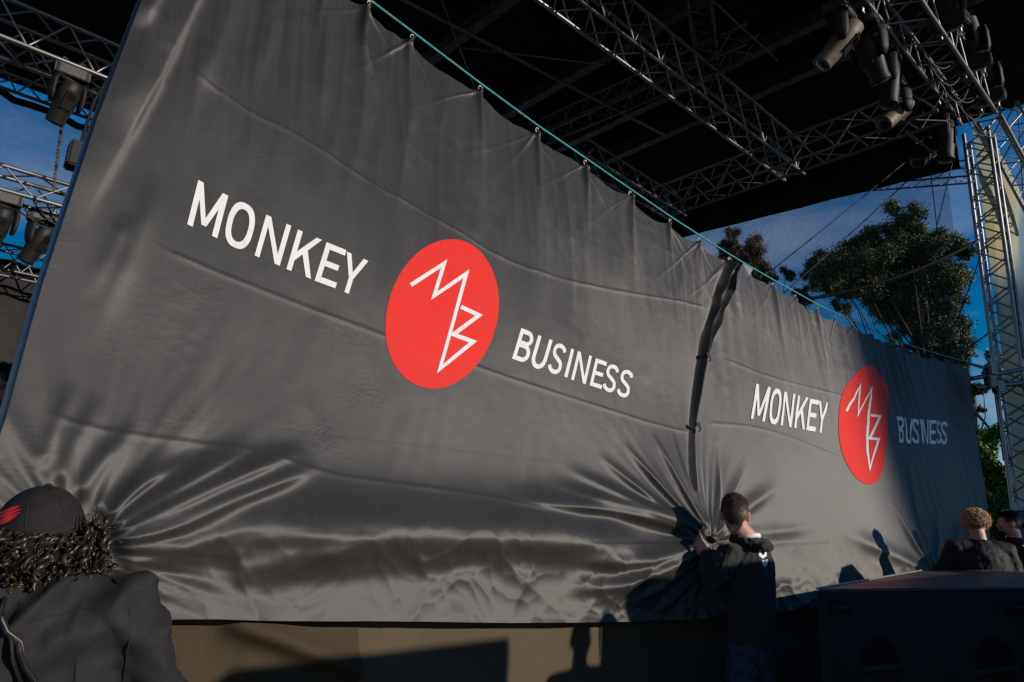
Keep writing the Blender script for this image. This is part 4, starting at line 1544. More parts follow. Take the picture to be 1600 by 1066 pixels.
tree('tree', 27, [(1388, 362, 24), (1365, 372, 26), (1404, 375, 20), (1345, 395, 30), (1310, 400, 22), (1285, 415, 18), (1335, 425, 34), (1300, 435, 26), (1275, 440, 16), (1370, 405, 24),
                  (1440, 372, 26), (1460, 385, 22), (1420, 398, 26), (1450, 410, 30), (1485, 400, 20), (1495, 415, 16), (1385, 435, 34), (1420, 445, 30), (1465, 440, 30), (1500, 445, 18),
                  (1505, 462, 16), (1435, 470, 30), (1400, 470, 24), (1340, 455, 20), (1318, 470, 14), (1470, 480, 22), (1440, 500, 24), (1455, 520, 26), (1480, 515, 24), (1500, 520, 16),
                  (1445, 540, 20), (1490, 545, 20), (1470, 560, 18)], (1450, 440), M['leaf_dark'],
     'large dark leafy tree against the sky above the small curtain', 240000, 0.10, 'trees beyond the stage', 3)
tree('tree', 30, [(1155, 362, 12), (1160, 380, 18), (1150, 395, 22), (1175, 395, 20), (1195, 410, 16), (1130, 390, 14), (1180, 415, 22), (1160, 420, 24), (1210, 428, 12), (1215, 440, 12), (1265, 452, 12), (1255, 462, 14), (1140, 420, 20)], (1165, 415), M['leaf_rust'],
     'reddish brown tree top peeking over the rope above the parting seam', 70000, 0.085, 'trees beyond the stage', 4)
tree('tree', 22, [(1522, 560, 12), (1520, 580, 14), (1528, 610, 10), (1515, 560, 16), (1525, 640, 8)], (1520, 600), M['leaf_dark'],
     'sparse yellowing twigs beside the right curtain corner', 1500, 0.16, 'trees beyond the stage', 5)
tree('shrub', 16, [(1532, 715, 22), (1540, 695, 22), (1560, 685, 24), (1580, 705, 22), (1545, 730, 26), (1570, 740, 28), (1555, 770, 26), (1580, 775, 26), (1540, 780, 20), (1565, 800, 24), (1590, 730, 20), (1600, 790, 24), (1530, 760, 16), (1550, 820, 26), (1580, 830, 26)], (1560, 740), M['leaf_green'],
     'bright green shrubbery between the right curtain edge and the tower', 90000, 0.085, 'trees beyond the stage', 6)


# ------------------------------------------------------------------ bass cabinet and things on the right
ZS = 1.302
FL, FR, BR_, BL_ = atz(1276, 921, ZS), atz(1625, 917, ZS), atz(1625, 889, ZS), atz(1440, 892, ZS)
FRx = FL + (FR - FL) * 2.5
BRx = BL_ + (BR_ - BL_) * 2.2
cab = thing('bass_cabinet', FL * [1, 1, 0], 'long black bass cabinet with recessed handles at lower right', 'speaker cabinet')
tp = [FL, FRx, BRx, BL_]
b = MB()
e_ = 0.012
b.add([local(cab, p - Z * 0.02) for p in tp] + [local(cab, p * [1, 1, 0] + Z * 0.02) for p in tp],
      [(0, 1, 5, 4), (1, 2, 6, 5), (2, 3, 7, 6), (3, 0, 4, 7), (4, 5, 6, 7)])
body_me = b.mesh('cabinet_shell', M['sub'], False)
# cut the recesses into the front face: handle plates and horn-shaped ports
fd = (FR - FL)
fd[2] = 0
fd /= np.linalg.norm(fd)
fn = np.cross(fd, Z)      # out of the front face (towards the camera)
if fn[1] > 0:
    fn = -fn


def front_pt(x, y, out=0.0):
    r = ray(x, y)
    Q = FL + fn * out
    return C0 + r * (((Q - C0) @ fn) / (r @ fn))


link('cabinet_shell', body_me, cab)
b = MB()
b.add([local(cab, p - Z * 0.02) for p in tp] + [local(cab, p) for p in tp], [(4, 5, 6, 7), (0, 1, 5, 4), (1, 2, 6, 5), (2, 3, 7, 6), (3, 0, 4, 7)])
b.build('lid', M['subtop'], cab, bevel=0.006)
rod('edge_trim', FL + Z * 0.004, BL_ + Z * 0.004, 0.006, M['trim'], cab, 6)
rod('edge_trim', FL - Z * 0.01 + fn * 0.004, FRx - Z * 0.01 + fn * 0.004, 0.006, M['sub'], cab, 6)
for (x0, y0, x1, y1) in ((1293, 938, 1334, 959), (1567, 937, 1640, 960)):
    a_, c_ = front_pt(x0, y0), front_pt(x1, y1)
    ctr = (a_ + c_) / 2
    w_, h_ = abs((c_ - a_) @ fd), abs(c_[2] - a_[2])
    b = MB()
    b.box(local(cab, ctr + fn * 0.002), (w_, 0.014, h_), fd, fn, Z)
    pl_ = b.build('handle_plate', M['black'], cab, bevel=0.003)
    b = MB()
    for s in (-1, 1):
        b.tube([local(cab, ctr + fd * s * w_ * 0.36 + fn * 0.006), local(cab, ctr + fd * s * w_ * 0.36 + fn * 0.014)], h_ * 0.16, 10)
    b.tube([local(cab, ctr + fd * s * w_ * 0.3 + fn * 0.03 * (1 - abs(s))) for s in (-1, -.5, 0, .5, 1)], 0.008, 6)
    b.build('handle_grip', M['sub'], pl_)
for cx, cy in ((1373, 1030), (1556, 1034)):
    # half-round port above a sill, open dark cavity
    ctr = front_pt(cx, cy + 8)
    rad = abs((front_pt(cx + 29, cy) - front_pt(cx, cy)) @ fd)
    b = MB()
    outer, inner = [], []
    for i in range(15):
        a = math.pi * i / 14
        outer.append(ctr + fd * rad * 1.06 * math.cos(a) + Z * rad * 0.92 * math.sin(a) + fn * 0.006)
        inner.append(ctr + fd * rad * 0.95 * math.cos(a) + Z * rad * 0.8 * math.sin(a) + fn * 0.016)
    deep = [p - fn * 0.012 for p in inner]
    k = 15
    vs = [local(cab, p) for p in outer + inner + deep]
    fs = [(i, i + 1, k + i + 1, k + i) for i in range(14)] + [(k + i, k + i + 1, 2 * k + i + 1, 2 * k + i) for i in range(14)] + [tuple(range(2 * k, 3 * k))]
    link('port', new_mesh('port', vs, fs, M['roof'], False), cab)
    b = MB()
    b.box(local(cab, ctr - Z * 0.012 + fn * 0.016), (rad * 2.1, 0.034, 0.024), fd, fn, Z)
    b.build('port_sill', M['subtop'], cab, bevel=0.006)  # paler tone puts the port highlight into the sill
    b = MB()
    pts = [ctr - Z * (0.03 + rad * 0.5) + fd * rad * 0.95 * math.cos(a) + Z * rad * 0.45 * math.sin(a) + fn * 0.008 for a in np.linspace(0, math.pi, 12)]
    b.tube([local(cab, p) for p in pts], 0.009, 6)
    b.build('port_rim', M['sub'], cab)

# flight case at the right edge, behind the cabinet
fc = thing('flight_case', aty(1606, 900, 7.0) * [1, 1, 0], 'dark brown flight case at the right edge behind the bass cabinet', 'case')
c = aty(1610, 870, 7.0)
b = MB()
b.box(local(fc, c * [1, 1, 0] + Z * (c[2] + 0.11) / 2), (0.42, 0.4, c[2] + 0.11))
b.build('case_body', M['wood'], fc, bevel=0.01)
for s in (-1, 1):
    b = MB()
    b.box(local(fc, c * [1, 1, 0] + Z * (c[2] + 0.105) + np.array([s * 0.0, s * 0.2, 0])), (0.43, 0.014, 0.016))
    b.build('edge_rail', M['trim'], fc)
# folded screen / frame with pale edge by the shrubs
pn_ = thing('equipment_panel', aty(1565, 850, 8.4) * [1, 1, 0], 'dark equipment panel with a pale metal edge behind the blond person', 'panel')
c0_, c1_ = aty(1563, 798, 8.4), aty(1604, 796, 8.6)
b = MB()
qv = [c0_, c1_, c1_ * [1, 1, 0], c0_ * [1, 1, 0] + np.array([0.1, 0, 0])]
b.add([local(pn_, p) for p in qv] + [local(pn_, p + np.array([0, 0.06, 0])) for p in qv], [(3, 2, 1, 0), (4, 5, 6, 7), (0, 1, 5, 4), (1, 2, 6, 5), (2, 3, 7, 6), (3, 0, 4, 7)])
b.build('panel_body', M['trousers'], pn_)
rod('panel_edge', c0_ - np.array([0, 0.01, 0]), c1_ - np.array([0, 0.01, 0]), 0.012, M['steel'], pn_)
rod('panel_edge', c0_ - np.array([0, 0.01, 0]), c0_ * [1, 1, 0] + np.array([0.1, -0.01, 0]), 0.012, M['steel'], pn_)


# ------------------------------------------------------------------ people
def solid(name, mb, voxel, m, smooth=6):
    me = mb.mesh('tmp')
    o = bpy.data.objects.new('tmp', me)
    COL.objects.link(o)
    r = o.modifiers.new('r', 'REMESH')
    r.mode = 'VOXEL'
    r.voxel_size = voxel
    s = o.modifiers.new('s', 'SMOOTH')
    s.factor = 0.5
    s.iterations = smooth
    dg = bpy.context.evaluated_depsgraph_get()
    out = bpy.data.meshes.new_from_object(o.evaluated_get(dg))
    bpy.data.objects.remove(o)
    bpy.data.meshes.remove(me)
    out.name = name
    out.materials.clear()
    out.materials.append(m)
    out.polygons.foreach_set('use_smooth', [True] * len(out.polygons))
    return out


def coords(me):
    a = np.empty(len(me.vertices) * 3, np.float32)
    me.vertices.foreach_get('co', a)
    return a.reshape(-1, 3).astype(float)


def normals(me):
    a = np.empty(len(me.vertices) * 3, np.float32)
    me.vertices.foreach_get('normal', a)
    return a.reshape(-1, 3).astype(float)


def wrinkle(me, amp, sx, sz, seed, fn=None):
    P, N = coords(me), normals(me)
    a = np.arctan2(P[:, 1], P[:, 0]) * 0.25 + P[:, 0]
    wx = a + 0.05 * pn(P[:, 2] * 5, a * 4, seed + 1)
    d = amp * (0.6 * pn(wx * sx + P[:, 2] * 3, P[:, 2] * sz, seed) + 0.5 * (ridged(wx * sx * 1.7 - P[:, 2] * 4, P[:, 2] * sz * 1.6 + wx * 6, seed + 2) - 0.6))
    if fn is not None:
        d += fn(P)
    P += N * d[:, None]
    me.vertices.foreach_set('co', P.astype(np.float32).ravel())
    me.update()


def rotz(a):
    return np.array([[math.cos(a), -math.sin(a), 0], [math.sin(a), math.cos(a), 0], [0, 0, 1]])


def head_parts(b, c, R, s=1.0):
    """head with face towards local +y of R, centre c"""
    def at(x, y, z):
        return c + R @ (np.array([x, y, z]) * s)

    def e(x, y, z, rx, ry, rz, n=14, m=10):
        b.ell(at(x, y, z), np.array([rx, ry, rz]) * s, n, m, R)
    e(0, -0.012, 0.03, 0.076, 0.097, 0.092)
    e(0, 0.015, -0.03, 0.064, 0.078, 0.085)
    e(0, 0.045, -0.075, 0.042, 0.045, 0.04)       # jaw, chin
    e(0, 0.082, -0.096, 0.018, 0.016, 0.016)
    e(0, 0.083, 0.028, 0.045, 0.018, 0.014)       # brow
    for sx in (-1, 1):
        e(sx * 0.035, 0.07, -0.028, 0.024, 0.022, 0.02)      # cheek
        e(sx * 0.081, -0.012, -0.012, 0.014, 0.020, 0.034)   # ear
        e(sx * 0.089, -0.020, 0.004, 0.008, 0.014, 0.022)
    b.tube([at(0, 0.088, 0.02), at(0, 0.104, -0.015), at(0, 0.116, -0.032)], [0.008 * s, 0.011 * s, 0.014 * s], 8)
    e(0, 0.098, -0.037, 0.019, 0.013, 0.010)
    e(0, 0.089, -0.062, 0.024, 0.011, 0.006)       # lips
    e(0, 0.086, -0.073, 0.021, 0.011, 0.007)


def hand_parts(b, wrist, d, palm_n, s=1.0, side=1, curl=0.9):
    """palm and five fingers; d = from wrist to knuckles, palm_n = out of the palm"""
    d = d / np.linalg.norm(d)
    pn2 = palm_n - d * (palm_n @ d)
    pn2 /= np.linalg.norm(pn2)
    x = np.cross(d, pn2) * side           # towards the thumb
    for k in range(4):
        o = x * (0.028 - k * 0.0185) * s
        b.tube([wrist + o * 0.6, wrist + d * 0.045 * s + o * 0.9, wrist + d * 0.088 * s + o], [0.014 * s, 0.014 * s, 0.0115 * s], 8)
        L = (0.040, 0.046, 0.042, 0.033)[k] * s
        p = wrist + d * 0.088 * s + o
        a = 0.25
        pts, rr2 = [p], [0.0105 * s]
        for j, q_ in enumerate((1.0, 0.72, 0.55)):
            a += curl * (1.0, 1.05, 0.7)[j]
            v = d * math.cos(a) + pn2 * math.sin(a)
            p = p + v * L * q_
            pts.append(p)
            rr2.append((0.0098, 0.009, 0.0075)[j] * s)
        b.tube(pts, rr2, 8)
    # thumb leaves the side of the palm near its base and closes on the fingers
    t0 = wrist + d * 0.02 * s + x * 0.024 * s
    t1 = t0 + (d * 0.5 + x * 0.75 + pn2 * 0.35) * 0.036 * s
    t2 = t1 + (d * 0.75 + x * 0.0 + pn2 * 0.7) * 0.032 * s
    t3 = t2 + (d * 0.45 - x * 0.55 + pn2 * 0.6) * 0.026 * s
    b.tube([t0, t1, t2, t3], [0.015 * s, 0.0125 * s, 0.011 * s, 0.0085 * s], 8)


def person(label, loc, yaw, H=1.8, head_yaw=0.0, head_pitch=0.0, arms=None, top=None, legs=None, skin=None, voxel=0.011, stance=0.13, head_shift=(0, 0, 0), hood=False, collar=None, group=None, bulk=1.0, seedn=1, fold=0.010):
    """arms: {'L': (shoulder, elbow, wrist, hand dir, palm normal)} in local coordinates: x right, y forward"""
    skin = skin or M['skin']
    k = H / 1.80
    z = lambda v: v * k
    arms = arms or {}
    dflt = {'L': ((-0.19, 0, 1.46), (-0.25, -0.02, 1.17), (-0.25, 0.08, 0.92), (0, 0.25, -1), (1, 0, 0)),
            'R': ((0.19, 0, 1.46), (0.25, -0.02, 1.17), (0.25, 0.08, 0.92), (0, 0.25, -1), (-1, 0, 0))}
    arms = {a: [np.array(v, float) for v in arms.get(a, dflt[a])] for a in 'LR'}
    for a in 'LR':
        for i in range(3):
            arms[a][i] = arms[a][i] * k
    hc = np.array([0, 0.035, 1.665]) * k + np.array(head_shift)
    Rh = rotz(head_yaw) @ np.array([[1, 0, 0], [0, math.cos(head_pitch), -math.sin(head_pitch)], [0, math.sin(head_pitch), math.cos(head_pitch)]])
    b = MB()
    head_parts(b, hc, Rh, k * 0.98)
    b.tube([np.array([0, -0.01, z(1.47)]), np.array([0, 0.0, z(1.53)]), hc + Rh @ np.array([0, -0.025, -0.06])], [0.072 * k, 0.058 * k, 0.060 * k], 14)
    b.loft([((0, 0, z(0.9)), .135, .1), ((0, 0, z(1.05)), .125, .095), ((0, 0, z(1.3)), .145, .095), ((0, 0, z(1.41)), .12, .07), ((0, 0, z(1.47)), .07, .06)])
    for a, sgn in (('L', -1), ('R', 1)):
        sh, el_, wr, hd, pnv = arms[a]
        b.tube([sh, (sh + el_) / 2, el_, (el_ + wr) / 2, wr], [0.045 * k, 0.044 * k, 0.038 * k, 0.038 * k, 0.027 * k], 10)
        hand_parts(b, wr, hd, pnv, k, side=sgn * -1 if a == 'L' else sgn * -1)
    lg = []
    for sgn in (-1, 1):
        hp = np.array([sgn * 0.085, 0, 0.93]) * k
        kn = np.array([sgn * stance, 0.03, 0.5]) * k
        an = np.array([sgn * (stance + 0.02), -0.02, 0.09]) * k
        lg.append((hp, kn, an))
        b.tube([hp, (hp + kn) / 2, kn, (kn + an) / 2, an], [0.08, 0.07, 0.052, 0.05, 0.038], 10)
        b.tube([an, an + [0, 0.0, -0.05], an + np.array([0, 0.14, -0.06])], [0.038, 0.04, 0.03], 8)
    me = solid('person', b, voxel, skin, 3)
    root = bpy.data.objects.new('person', me)
    COL.objects.link(root)
    root.location = tuple(map(float, loc))
    root.rotation_euler = (0, 0, yaw)
    tag(root, label, 'person', group)
    # eyes
    for sgn in (-1, 1):
        b = MB()
        b.ell(hc + Rh @ (np.array([sgn * 0.032, 0.074, 0.006]) * k), (0.012, 0.012, 0.010), 10, 8)
        b.build('eye', M['shirt'], root, smooth=True)
    # garment
    b = MB()
    w = bulk
    b.loft([((0, 0, z(0.885)), .172 * w, .125 * w), ((0, 0, z(0.95)), .180 * w, .135 * w), ((0, -0.005, z(1.08)), .182 * w, .135 * w), ((0, -0.005, z(1.25)), .196 * w, .142 * w),
            ((0, -0.008, z(1.38)), .200 * w, .135 * w), ((0, -0.008, z(1.46)), .155 * w, .11 * w), ((0, 0, z(1.515)), .088, .08), ((0, 0, z(1.535)), .074, .07)], 26)
    for a in 'LR':
        sh, el_, wr, hd, pnv = arms[a]
        inn = np.array([sh[0] * 0.55, sh[1], sh[2] - 0.01])
        b.tube([inn, sh, (sh + el_) / 2, el_, (el_ + wr) / 2, wr + (wr - el_) * 0.02], [0.085 * w, 0.083 * w, 0.072 * w, 0.064 * w, 0.056 * w, 0.043], 14)
    me = solid('jacket', b, voxel, top or M['hoodie'], 5)
    wrinkle(me, fold, 6.0, 7.0, 60 + seedn)
    gar = link('hoodie' if hood else 'jacket', me, root)
    if hood:
        b = MB()
        for a in np.linspace(-1.9, 1.3, 11):
            x_, y_ = 0.098 * math.sin(a), -0.105 * math.cos(a)
            b.ell((x_, y_, z(1.515) - 0.030 * math.cos(a)), (0.038, 0.038, 0.030), 10, 8)
            b.ell((x_ * 1.0 - 0.01, y_ * 1.15, z(1.502) - 0.018 * math.cos(a)), (0.032, 0.030, 0.024), 10, 8)
        b.ell((-0.03, -0.140, z(1.482)), (0.070, 0.034, 0.032), 12, 8)
        hm_ = solid('hood', b, 0.008, top or M['hoodie'], 4)
        wrinkle(hm_, 0.010, 9.0, 12.0, 70)
        link('hood', hm_, gar)
    b = MB()
    b.loft([((0, 0, z(1.0)), .158 * w, .118 * w), ((0, 0, z(0.93)), .166 * w, .125 * w), ((0, 0, z(0.86)), .170 * w, .125 * w), ((0, 0, z(0.80)), .155 * w, .11 * w)], 22)
    for hp, kn, an in lg:
        b.tube([hp - [0, 0, 0.02], (hp + kn) / 2, kn, (kn + an) / 2, an + [0, 0, -0.02]], [0.105, 0.095, 0.082, 0.078, 0.075], 14)
    me = solid('trousers', b, voxel, legs or M['trousers'], 4)
    wrinkle(me, fold, 5.0, 9.0, 80 + seedn)
    link('trousers', me, root)
    for hp, kn, an in lg:
        b = MB()
        b.loft([((an[0], an[1] + 0.06, 0.0), .05, .14), ((an[0], an[1] + 0.06, 0.04), .052, .142), ((an[0], an[1] + 0.03, 0.08), .045, .10), ((an[0], an[1], 0.12), .042, .05)], 14)
        b.build('shoe', M['black'], root, smooth=True)
    if collar:
        b = MB()
        pts = [np.array([0.074 * math.sin(a), 0.002 - 0.066 * math.cos(a), z(1.538) + 0.006 * math.cos(2 * a)]) for a in np.linspace(-2.6, 2.6, 18)]
        b.tube(pts, 0.012, 8, flat=1.3)
        b.build('shirt_collar', collar, root, smooth=True)
    return root, hc, Rh, k


def short_hair(root, hc, Rh, k, m, n=5200, ln=0.022, front=0.35, low=-0.045):
    rg = np.random.default_rng(5)
    b = MB()
    # under-cap of hair, open towards the face and the neck
    nn, mm = 28, 14
    vs, fs = [], []
    for i in range(mm + 1):
        th = (i / mm) * 2.05
        for j in range(nn):
            ph = 2 * math.pi * j / nn
            d = np.array([math.sin(th) * math.cos(ph), math.sin(th) * math.sin(ph), math.cos(th)])
            lim = low - 0.012 + 0.06 * max(0, d[1] + 0.2) * 2.2
            p = np.array([0.0795 * d[0], -0.012 + 0.1005 * d[1], 0.03 + 0.0955 * d[2]])
            if abs(p[0]) > 0.05 and p[1] > -0.062:
                lim = max(lim, 0.022)
            if p[2] < lim:
                p = p * [0.93, 0.93, 1]
                p[2] = max(p[2], lim - 0.01)
            if p[1] > 0.05 and p[2] < 0.075:
                p[1] = 0.05
            vs.append(hc + Rh @ (p * k))
    for i in range(mm):
        for j in range(nn):
            a, c = i * nn + j, i * nn + (j + 1) % nn
            fs.append((a, a + nn, c + nn, c))
    b.add(vs, fs)
    cnt = 0
    while cnt < n:
        d = rg.normal(size=3)
        d /= np.linalg.norm(d)
        p = np.array([0.0800 * d[0], -0.012 + 0.101 * d[1], 0.03 + 0.096 * d[2]])
        if p[2] < low + 0.012 * rg.normal() or (p[1] > 0.03 and p[2] < 0.07) or (p[1] > -0.055 and abs(p[0]) > 0.045 and p[2] < 0.022):
            continue
        t = np.array([0.25 * d[0], -0.15, -1.0 if d[2] < 0.6 else -0.15]) + rg.normal(size=3) * 0.28
        t -= d * (t @ d)
        t /= np.linalg.norm(t) + 1e-9
        s_ = np.cross(d, t)
        L = ln * rg.uniform(0.6, 1.2) * (1.3 if d[2] > 0.5 else 0.8)
        w = 0.0022
        q_ = p + t * L + d * L * 0.32
        vs = [hc + Rh @ (x_ * k) for x_ in (p - s_ * w, p + s_ * w, q_)]
        b.add(vs, [(0, 1, 2)])
        cnt += 1
    return b.build('hair', m, root, smooth=False)


def curls(root, hc, Rh, k, m, pts, rad, length, turns, thick, seed=3, nseg=16):
    """pts: (x, y, z) roots in head coordinates; each a hanging helix"""
    rg = np.random.default_rng(seed)
    b = MB()
    for p in pts:
        p = np.array(p)
        out = np.array([p[0], p[1], 0.3 * p[2]])
        out /= np.linalg.norm(out) + 1e-9
        ax = np.array([out[0] * 0.35, out[1] * 0.35, -1.0]) + rg.normal(size=3) * 0.35
        ax /= np.linalg.norm(ax)
        s1 = np.cross(ax, rg.normal(size=3))
        s1 /= np.linalg.norm(s1)
        s2 = np.cross(ax, s1)
        R_, L, T = rad * rg.uniform(0.7, 1.3), length * rg.uniform(0.6, 1.25), turns * rg.uniform(0.7, 1.3)
        ph = rg.uniform(0, 6.28)
        q_ = []
        for i in range(nseg):
            f = i / (nseg - 1)
            a = ph + T * 2 * math.pi * f
            r_ = R_ * (0.5 + 0.5 * f)
            q_.append(hc + Rh @ ((p + ax * L * f + out * 0.006 + s1 * r_ * math.cos(a) + s2 * r_ * math.sin(a)) * k))
        b.tube(q_, [thick * (1 - 0.6 * abs(2 * i / (nseg - 1) - 0.8)) for i in range(nseg)], 5, flat=0.6)
    return b.build('hair', m, root, smooth=True)


# the man gathering the curtains
mp_loc = aty(1171, 900, 4.45) * [1, 1, 0]
yaw = math.radians(40)
hand_w = pl(1092, 848, -0.185)


def to_l(Pw, loc, yw):
    return rotz(-yw) @ (np.asarray(Pw) - np.array([loc[0], loc[1], 0]))


hl = to_l(hand_w, mp_loc, yaw)
wrist = hl + np.array([0.02, -0.05, -0.06])
man, hc, Rh, k = person('person in black hoodie gathering the curtains at the seam with one fist', mp_loc, yaw, 1.80,
                        head_yaw=-yaw - math.radians(15), head_pitch=0.04, hood=True, collar=M['shirt'], voxel=0.0075, stance=0.125, head_shift=(-0.085, 0.0, 0.0), bulk=0.95,
                        arms={'L': ((-0.185, 0.02, 1.425), (-0.35, 0.07, 1.215), tuple(wrist / 1.0), tuple((hl - wrist)), (0.75, 0.35, 0.1)),
                              'R': ((0.175, 0.03, 1.435), (0.20, 0.20, 1.23), (0.02, 0.36, 1.36), (-0.8, 0.3, 0.2), (0, 0.3, 1))}, fold=0.012)
short_hair(man, hc, Rh, k, M['hair_brown'])
# printed badge on the back of the hoodie: two hexagon rings and a pointed blade
tmp_dg = bpy.context.evaluated_depsgraph_get()
hoodie_o = [c for c in man.children if c.name.startswith('hoodie')][0]
bpy.context.view_layer.update()


def on_surface(o, x, y, lift=0.004):
    """photo pixel to the first hit on object o, in o's local frame"""
    mi = o.matrix_world.inverted()
    a = mi @ Vector(C0)
    d = (mi.to_3x3() @ Vector(ray(x, y))).normalized()
    ok, loc, nrm, _ = o.ray_cast(a, d)
    return (np.array(loc) + np.array(nrm) * lift) if ok else None


def surf_poly(o, name, polys, m, parent):
    vs, fs = [], []
    for poly in polys:
        pts = [on_surface(o, x, y) for x, y in poly]
        if any(p is None for p in pts):
            continue
        i = len(vs)
        vs += pts
        fs.append(tuple(range(i, i + len(pts))))
    if vs:
        return link(name, new_mesh(name, vs, fs, m, False), parent)


bpy.context.view_layer.update()


def hexring(cx, cy, rx, ry, t, n=6, a0=0.5):
    o, i_ = [], []
    for j in range(n + 1):
        a = math.pi / 3 * (j + a0)
        o.append((cx + rx * math.cos(a), cy + ry * math.sin(a)))
        i_.append((cx + rx * t * math.cos(a), cy + ry * t * math.sin(a)))
    return [(o[j], o[j + 1], i_[j + 1], i_[j]) for j in range(n)]


surf_poly(hoodie_o, 'badge_print', hexring(1191.5, 864, 7.0, 9.5, 0.42), M['shirt'], hoodie_o)
surf_poly(hoodie_o, 'badge_print', [((1197, 860), (1201, 857), (1203, 865), (1199, 869)), ((1189, 875), (1194, 875), (1194, 887), (1191, 882)), ((1195, 875), (1199, 874), (1198, 881), (1195, 887))], M['shirt'], hoodie_o)
# cargo pocket and belt loop details on the trousers
trs = [c for c in man.children if c.name.startswith('trousers')][0]
for (x0, y0, x1, y1) in ((1196, 985, 1213, 1003), (1132, 984, 1160, 990)):
    p = [on_surface(trs, *c_, 0.006) for c_ in ((x0, y0), (x1, y0), (x1, y1), (x0, y1))]
    if all(v is not None for v in p):
        q_ = [v * 0.985 + np.array([0, 0, v[2] * 0.015]) for v in p]
        link('pocket_flap', new_mesh('pocket_flap', p + q_, [(0, 1, 2, 3), (0, 4, 5, 1), (1, 5, 6, 2), (2, 6, 7, 3), (3, 7, 4, 0)], M['trousers'], False), trs)
b = MB()
g0, g1 = pl(1103, 856, -0.2), pl(1116, 868, -0.2)
tl = thing('webbing_strap', g0, 'black webbing strap with red tab held in the gathering fist', 'strap')
b.box(local(tl, (g0 + g1) / 2), (0.07, 0.012, 0.028))
b.build('strap_body', M['black'], tl, bevel=0.003)
b = MB()
b.box(local(tl, pl(1109.5, 866, -0.215)), (0.02, 0.014, 0.024))
b.build('red_tab', M['gel_red'], tl, bevel=0.003)
# crumpled cloth squeezed out above the fist
b = MB()
for i in range(9):
    a = -0.9 + i * 0.28
    p = cp(1088, 846, 0.12)
    q_ = p + A * 0.05 * math.sin(a * 1.6) + Z * (0.02 + 0.035 * math.cos(a)) - B * 0.02
    b.tube([p, (p + q_) / 2 - B * 0.02, q_], [0.02, 0.016, 0.004], 6, flat=0.4)
b.v = [local(curtain1, p) for p in b.v]
b.build('gathered_bunch', M['cloth'], curtain1, smooth=True)

# photographer at the left
ph_loc = aty(44, 900, 1.60) * [1, 1, 0]
pyaw = math.radians(22)
phm, hc, Rh, k = person('person in charcoal jacket and red-marked cap, curly dark hair, seen from behind', ph_loc, pyaw, 1.735, head_shift=(0, -0.01, -0.10), head_yaw=math.radians(5), head_pitch=0.0, top=M['jacket'], legs=M['trousers'],
                        voxel=0.009, bulk=1.08, arms={'L': ((-0.195, 0, 1.425), (-0.28, 0.12, 1.2), (-0.08, 0.36, 1.42), (0.6, 0.5, 0.3), (0, 0, 1)),
                                                     'R': ((0.20, 0, 1.425), (0.33, 0.03, 1.17), (0.18, 0.30, 1.10), (-0.6, 0.6, 0.1), (0, 0, 1))}, seedn=3, fold=0.010)
rg = np.random.default_rng(8)
pts = []
while len(pts) < 1500:
    d = rg.normal(size=3)
    d /= np.linalg.norm(d)
    p = np.array([0.095 * d[0], -0.014 + 0.113 * d[1], 0.012 + 0.095 * d[2]])
    if p[1] > 0.055 or p[2] > 0.035 or p[2] < -0.098:
        continue
    pts.append(p)
for i in range(560):                                  # fuller bunch on the right side
    pts.append(np.array([0.090, -0.035, 0.004]) + rg.normal(size=3) * [0.024, 0.03, 0.028])
hb_ = curls(phm, hc, Rh, k, M['hair_dark'], pts[::2], 0.0085, 0.046, 1.3, 0.0024, 4, 18)
curls(phm, hc, Rh, k, M['hair_dark'], pts[1::4], 0.0105, 0.050, 1.0, 0.0085, 14, 18)
b = MB()
b.ell(hc + Rh @ (np.array([0, -0.02, -0.015]) * k), np.array([0.092, 0.104, 0.072]) * k, 20, 12, Rh)
b.ell(hc + Rh @ (np.array([0.075, -0.035, -0.005]) * k), np.array([0.038, 0.045, 0.045]) * k, 14, 10, Rh)
b.build('hair_mass', M['hair_dark'], hb_, smooth=True)
# cap
b = MB()
nn, mm = 48, 14
vs, fs = [], []
for i in range(mm + 1):
    th = (i / mm) * 1.62
    for j in range(nn):
        ph = 2 * math.pi * j / nn
        seam = 1 - 0.012 * math.exp(-((((ph / (math.pi / 3)) + 0.5) % 1 - 0.5) / 0.05) ** 2)
        d = np.array([math.sin(th) * math.cos(ph), math.sin(th) * math.sin(ph), math.cos(th)]) * seam
        p = np.array([0.094 * d[0], -0.008 + 0.112 * d[1], 0.022 + 0.112 * d[2]])
        vs.append(hc + Rh @ (p * k))
for i in range(mm):
    for j in range(nn):
        a, c = i * nn + j, i * nn + (j + 1) % nn
        fs.append((a, a + nn, c + nn, c))
b.add(vs, fs)
cap = b.build('cap', M['cap'], phm, smooth=True)
b = MB()
b.ell(hc + Rh @ (np.array([0, -0.008, 0.134]) * k), (0.009, 0.009, 0.005), 10, 6)
b.build('cap_button', M['cap'], cap, smooth=True)
b = MB()
vs, fs = [], []
for i in range(5):
    for j in range(13):
        a = -1.0 + 2.0 * j / 12
        r_ = 0.1 + 0.075 * i / 4 * math.cos(a * 1.2)
        vs.append(hc + Rh @ (np.array([0.9 * r_ * math.sin(a), r_ * math.cos(a), 0.016 - 0.012 * i / 4]) * k))
for i in range(4):
    for j in range(12):
        a = i * 13 + j
        fs.append((a, a + 1, a + 14, a + 13))
b.add(vs, fs)
b.add([v - np.array([0, 0, 0.004]) for v in vs], [f[::-1] for f in fs])
b.build('cap_brim', M['cap'], cap, smooth=True)
bpy.context.view_layer.update()
polys = []
